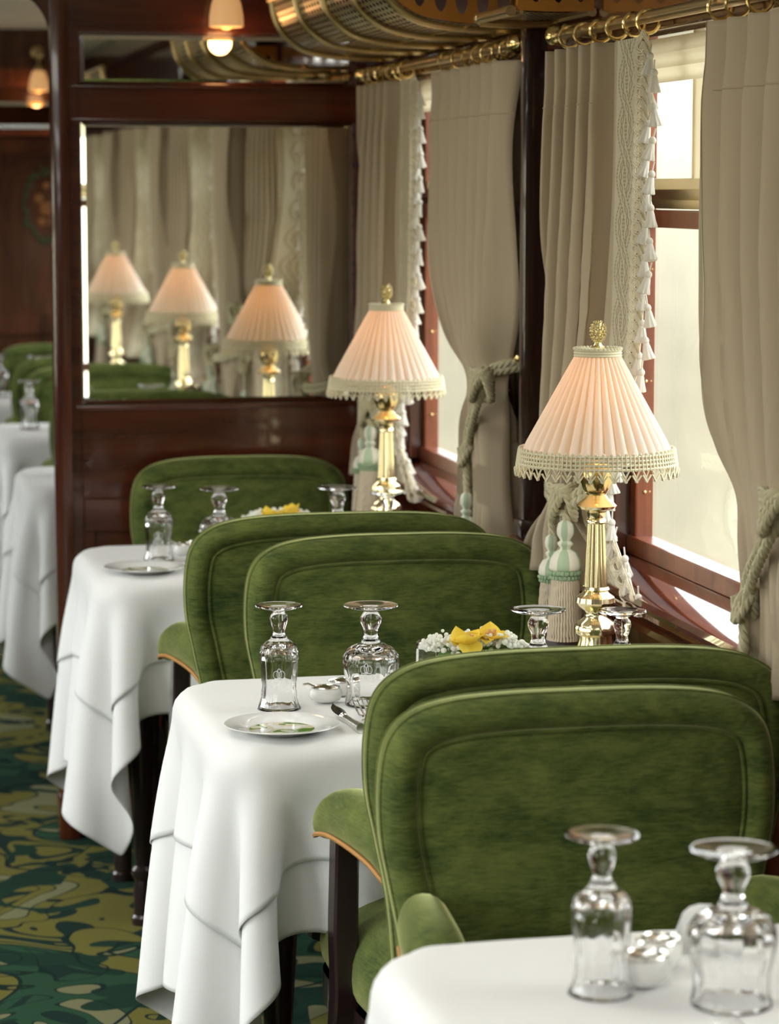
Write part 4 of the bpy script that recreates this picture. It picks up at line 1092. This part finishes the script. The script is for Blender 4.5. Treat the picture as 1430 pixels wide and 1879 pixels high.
# ------------------------------------------------------------------ tableware
def plate(loc, label):
    m = MB(); m.lathe([(.0003, .003), (.045, .003), (.050, .004), (.060, .0085), (.078, .0115), (.0805, .0118), (.081, .0110), (.078, .0098), (.060, .006), (.048, .0008), (.030, .0008), (.0003, .0008)], 72)
    o = m.build('side_plate', 'plate', None, loc=loc, angle=50); tag(o, label, 'plate', 'white side plates'); return o
pl = plate((.628, 3.705, TT+.0003), 'white side plate with green motif at the corner of the middle table')
for loc, l in (((.630, 5.335, TT+.0003), 'white side plate with green motif on the farther table, before the flute'), ((.62, 2.17, TT+.0003), 'white side plate on the front table, below the picture edge')):
    if 'below' in l: continue
    o = pl.copy(); C.objects.link(o); o.location = loc; o['label'] = l
def salt_cellar(loc, label, rz=0):
    t = thing('salt_cellar', label, 'salt cellar', loc, rz, 'small white salt cellars with silver rims')
    m = MB(); m.lathe([(.0005, 0), (.012, .0005), (.019, .004), (.0225, .011), (.0215, .018), (.018, .022), (.016, .021), (.018, .012), (.0005, .006)], 28); m.v = [(a*1.1, b*.92, c) for a, b, c in m.v]; m.build('bowl', 'porcelain', t)
    m = MB(); m.tube([(.020*math.cos(2*PI*k/24), .0170*math.sin(2*PI*k/24), .0225) for k in range(24)], .0018, 6, closed=True); m.ball((0, 0, .0225), .017, 12, 6, (1.05, .9, .12)); m.tube([(-.015, 0, .023), (-.026, .002, .028), (-.034, .003, .027)], .0018, 6); m.build('silver_lid', 'silver', t)
    return t
sc_ = salt_cellar((.728, 3.905, TT), 'small white salt cellar with silver lid, left of the pair on the middle table')
dup(sc_, (.762, 3.955, TT), .8, 'small white salt cellar behind the goblet on the middle table')
dup(sc_, (.743, 5.57, TT), 0, 'small white salt cellar on the farther table beside the chair edge')
dup(sc_, (.778, 5.60, TT), .9, 'second white salt cellar on the farther table, against the chair edge')
def shaker(loc, label):
    t = thing('glass_shaker', label, 'shaker', loc, 0)
    m = MB(); m.lathe([(.001, 0), (.017, 0), (.018, .004), (.0165, .03), (.016, .046), (.013, .05), (.001, .05)], 8); m.build('jar', 'crystal', t, smooth=False)
    m = MB(); m.lathe([(.0155, .047), (.0165, .050), (.0165, .056), (.012, .060), (.001, .061)], 24); m.build('cap', 'silver', t); return t
shaker((.918, 4.07, TT), 'small glass shaker with silver cap left of the flowers')
def fork(loc, rz, label):
    t = thing('fork', label, 'fork', loc, rz, 'silver cutlery')
    m = MB()
    for k in range(4):
        x = -.0105+.007*k; m.tube([(x*.8, -.012, .010), (x, .0, .009), (x, .02, .012), (x*.98, .05, .022)], [.0018, .0018, .0016, .0008], 6)
    m.ball((0, -.016, .005), .011, 12, 6, (1.05, 1.0, .18)); m.tube([(0, -.02, .005), (0, -.05, .006), (0, -.12, .003), (0, -.17, .003)], [.003, .0025, .004, .0055], 8)
    m.build('tines_and_handle', 'silver', t); return t
fk = fork((.758, 3.745, TT+.001), .02, 'silver fork with four tines in front of the goblet')
def knife(loc, rz, label):
    t = thing('butter_knife', label, 'knife', loc, rz, 'silver cutlery')
    m = MB(); P = []
    for k in range(9):
        u = k/8; w = .012*math.sin(PI*min(1, .15+u*.85))**.6; P.append([(-w*.7, .02+.05*u, .007+.006*u), (0, .02+.05*u, .0100+.006*u), (w*.8, .02+.05*u, .007+.006*u), (0, .02+.05*u, .004+.006*u)])
    m.grid(P, cv=True); m.build('blade', 'rubber_black', t)
    m = MB(); m.tube([(0, .022, .006), (0, .005, .006), (0, -.03, .0055), (0, -.07, .006)], [.003, .005, .006, .007], 10); m.ball((0, .018, .006), .0065, 8, 5); m.build('handle', 'silver', t); return t
knife((.727, 3.738, TT+.001), .10, 'dark-bladed butter knife beside the side plate on the middle table')
f2 = dup(fk, (.765, 5.38, TT+.001), .5, 'silver fork on the farther table at the edge of the chair')
dup(fk, (.79, 2.20, TT+.001), .25, 'blurred silver fork at the bottom right corner on the front table')
dup(sc_, (.760, 2.425, TT), .3, 'blurred white salt cellar between the glasses on the front table, nearer of two').scale = (1.15, 1.15, 1.3)
dup(sc_, (.790, 2.475, TT), 1.0, 'blurred white salt cellar between the glasses on the front table, farther of two').scale = (1.15, 1.15, 1.3)
m = MB(); P = []
for k in range(9):
    u = k/8; P.append([(-.04+.08*u, .006*math.sin(u*9), 0), (-.037+.08*u, .006*math.sin(u*9)-.008, .045+.006*math.sin(u*5))])
m.grid(P); P2 = [[(a[0], a[1]+.02, a[2]) , (b[0], b[1]+.003, b[2])] for a, b in P]; m.grid(P2)
nk = m.build('folded_napkin', 'linen', None, loc=(.862, 2.52, TT), angle=80); sd = nk.modifiers.new('t', 'SOLIDIFY'); sd.thickness = .0015; nk.rotation_euler = (0, 0, .15); tag(nk, 'white folded napkin standing behind the blurred goblet on the front table', 'napkin')

# ------------------------------------------------------------------ flowers
def flowers(loc, label, seed, rz=0):
    rd = random.Random(seed); H = .030
    t = thing('flower_arrangement', label, 'flowers', loc, rz, 'yellow and white table flowers')
    m = MB(); m.lathe([(.001, 0), (.028, 0), (.026, .004), (.009, .010), (.008, .026), (.020, .034), (.036, .048), (.038, .064), (.035, .064), (.030, .046), (.001, .036)], 32); m.build('bowl', 'silver', t)
    m = MB()
    for k in range(24):
        a = rd.uniform(0, 2*PI); r = rd.uniform(.02, .06); m.tube([(0, 0, .02), (r*.5*math.cos(a), r*.4*math.sin(a), .045), (r*math.cos(a), r*.8*math.sin(a), .055)], .0012, 5)
    m.ball((0, 0, .036), .045, 16, 8, (1.25, .9, .30)); m.v = [(a, b, c+H) for a, b, c in m.v]; m.build('foliage', 'stem_green', t)
    m = MB()
    for k in range(380):
        u = rd.uniform(-1, 1); v_ = rd.uniform(-.8, .8)
        x = u*.075; y = v_*.045; z = .046+.026*math.sqrt(max(0, 1-u*u*.9))*rd.uniform(.3, 1.15)
        if abs(u+.05) < .45 and rd.random() < .55: z -= .012
        m.ball((x, y, z), rd.uniform(.0026, .0048), 7, 5)
    m.v = [(a, b, c+H) for a, b, c in m.v]
    m.build('small_white_blossom', 'blossom', t, smooth=True)['kind'] = 'stuff'
    def petal(base, ax_, ln, w, tilt, curl):
        P = []
        for j in range(9):
            u = j/8; row = []
            for k in range(7):
                s = k/6*2-1; ww = w*math.sin(PI*min(1, .06+.94*u)**.75)*s
                row.append(Vector((ww, ln*u, curl*u*u-.35*abs(ww)*abs(s)*-1)))
            P.append(row)
        Rm = Matrix.Rotation(ax_, 3, 'Z') @ Matrix.Rotation(tilt, 3, 'X')
        m.grid([[tuple(Rm @ q+Vector(base)) for q in r] for r in P])
    for (cx, cy, cz, base_a) in ((-.018, -.034, .058, 0.3), (.020, -.018, .062, 1.5)):
        m = MB()
        for k in range(5): petal((cx, cy, cz), base_a+k*2*PI/5, .034, .017, rd.uniform(.25, .8), rd.uniform(-.012, .010))
        if base_a < 1:
            petal((cx, cy-.003, cz+.008), PI+.15, .034, .019, -.9, .0); petal((cx-.012, cy, cz), .35, .030, .016, 1.15, .004)
        else: petal((cx+.01, cy, cz), PI*.85, .032, .018, .5, -.012); petal((cx, cy, cz), -.35, .030, .017, 1.1, 0)
        m.v = [(a, b, c+H) for a, b, c in m.v]
        fl_ = m.build('yellow_flower', 'petal_yellow', t, angle=80)
        m = MB()
        for k in range(4): m.tube([(cx+.003*k-.004, cy-.004, cz), (cx+.004*k-.006, cy-.008, cz+.014+.004*(k % 2))], [.0022, .0028], 6)
        m.v = [(a, b, c+H) for a, b, c in m.v]
        m.build('stamen', 'pollen', fl_)
    return t
flw = flowers((.945, 3.875, TT), 'low arrangement of yellow flowers and white gypsophila on the middle table', 5)
flowers((.92, 5.44, TT), 'yellow flowers on the farther table, barely showing over the chair back', 8)
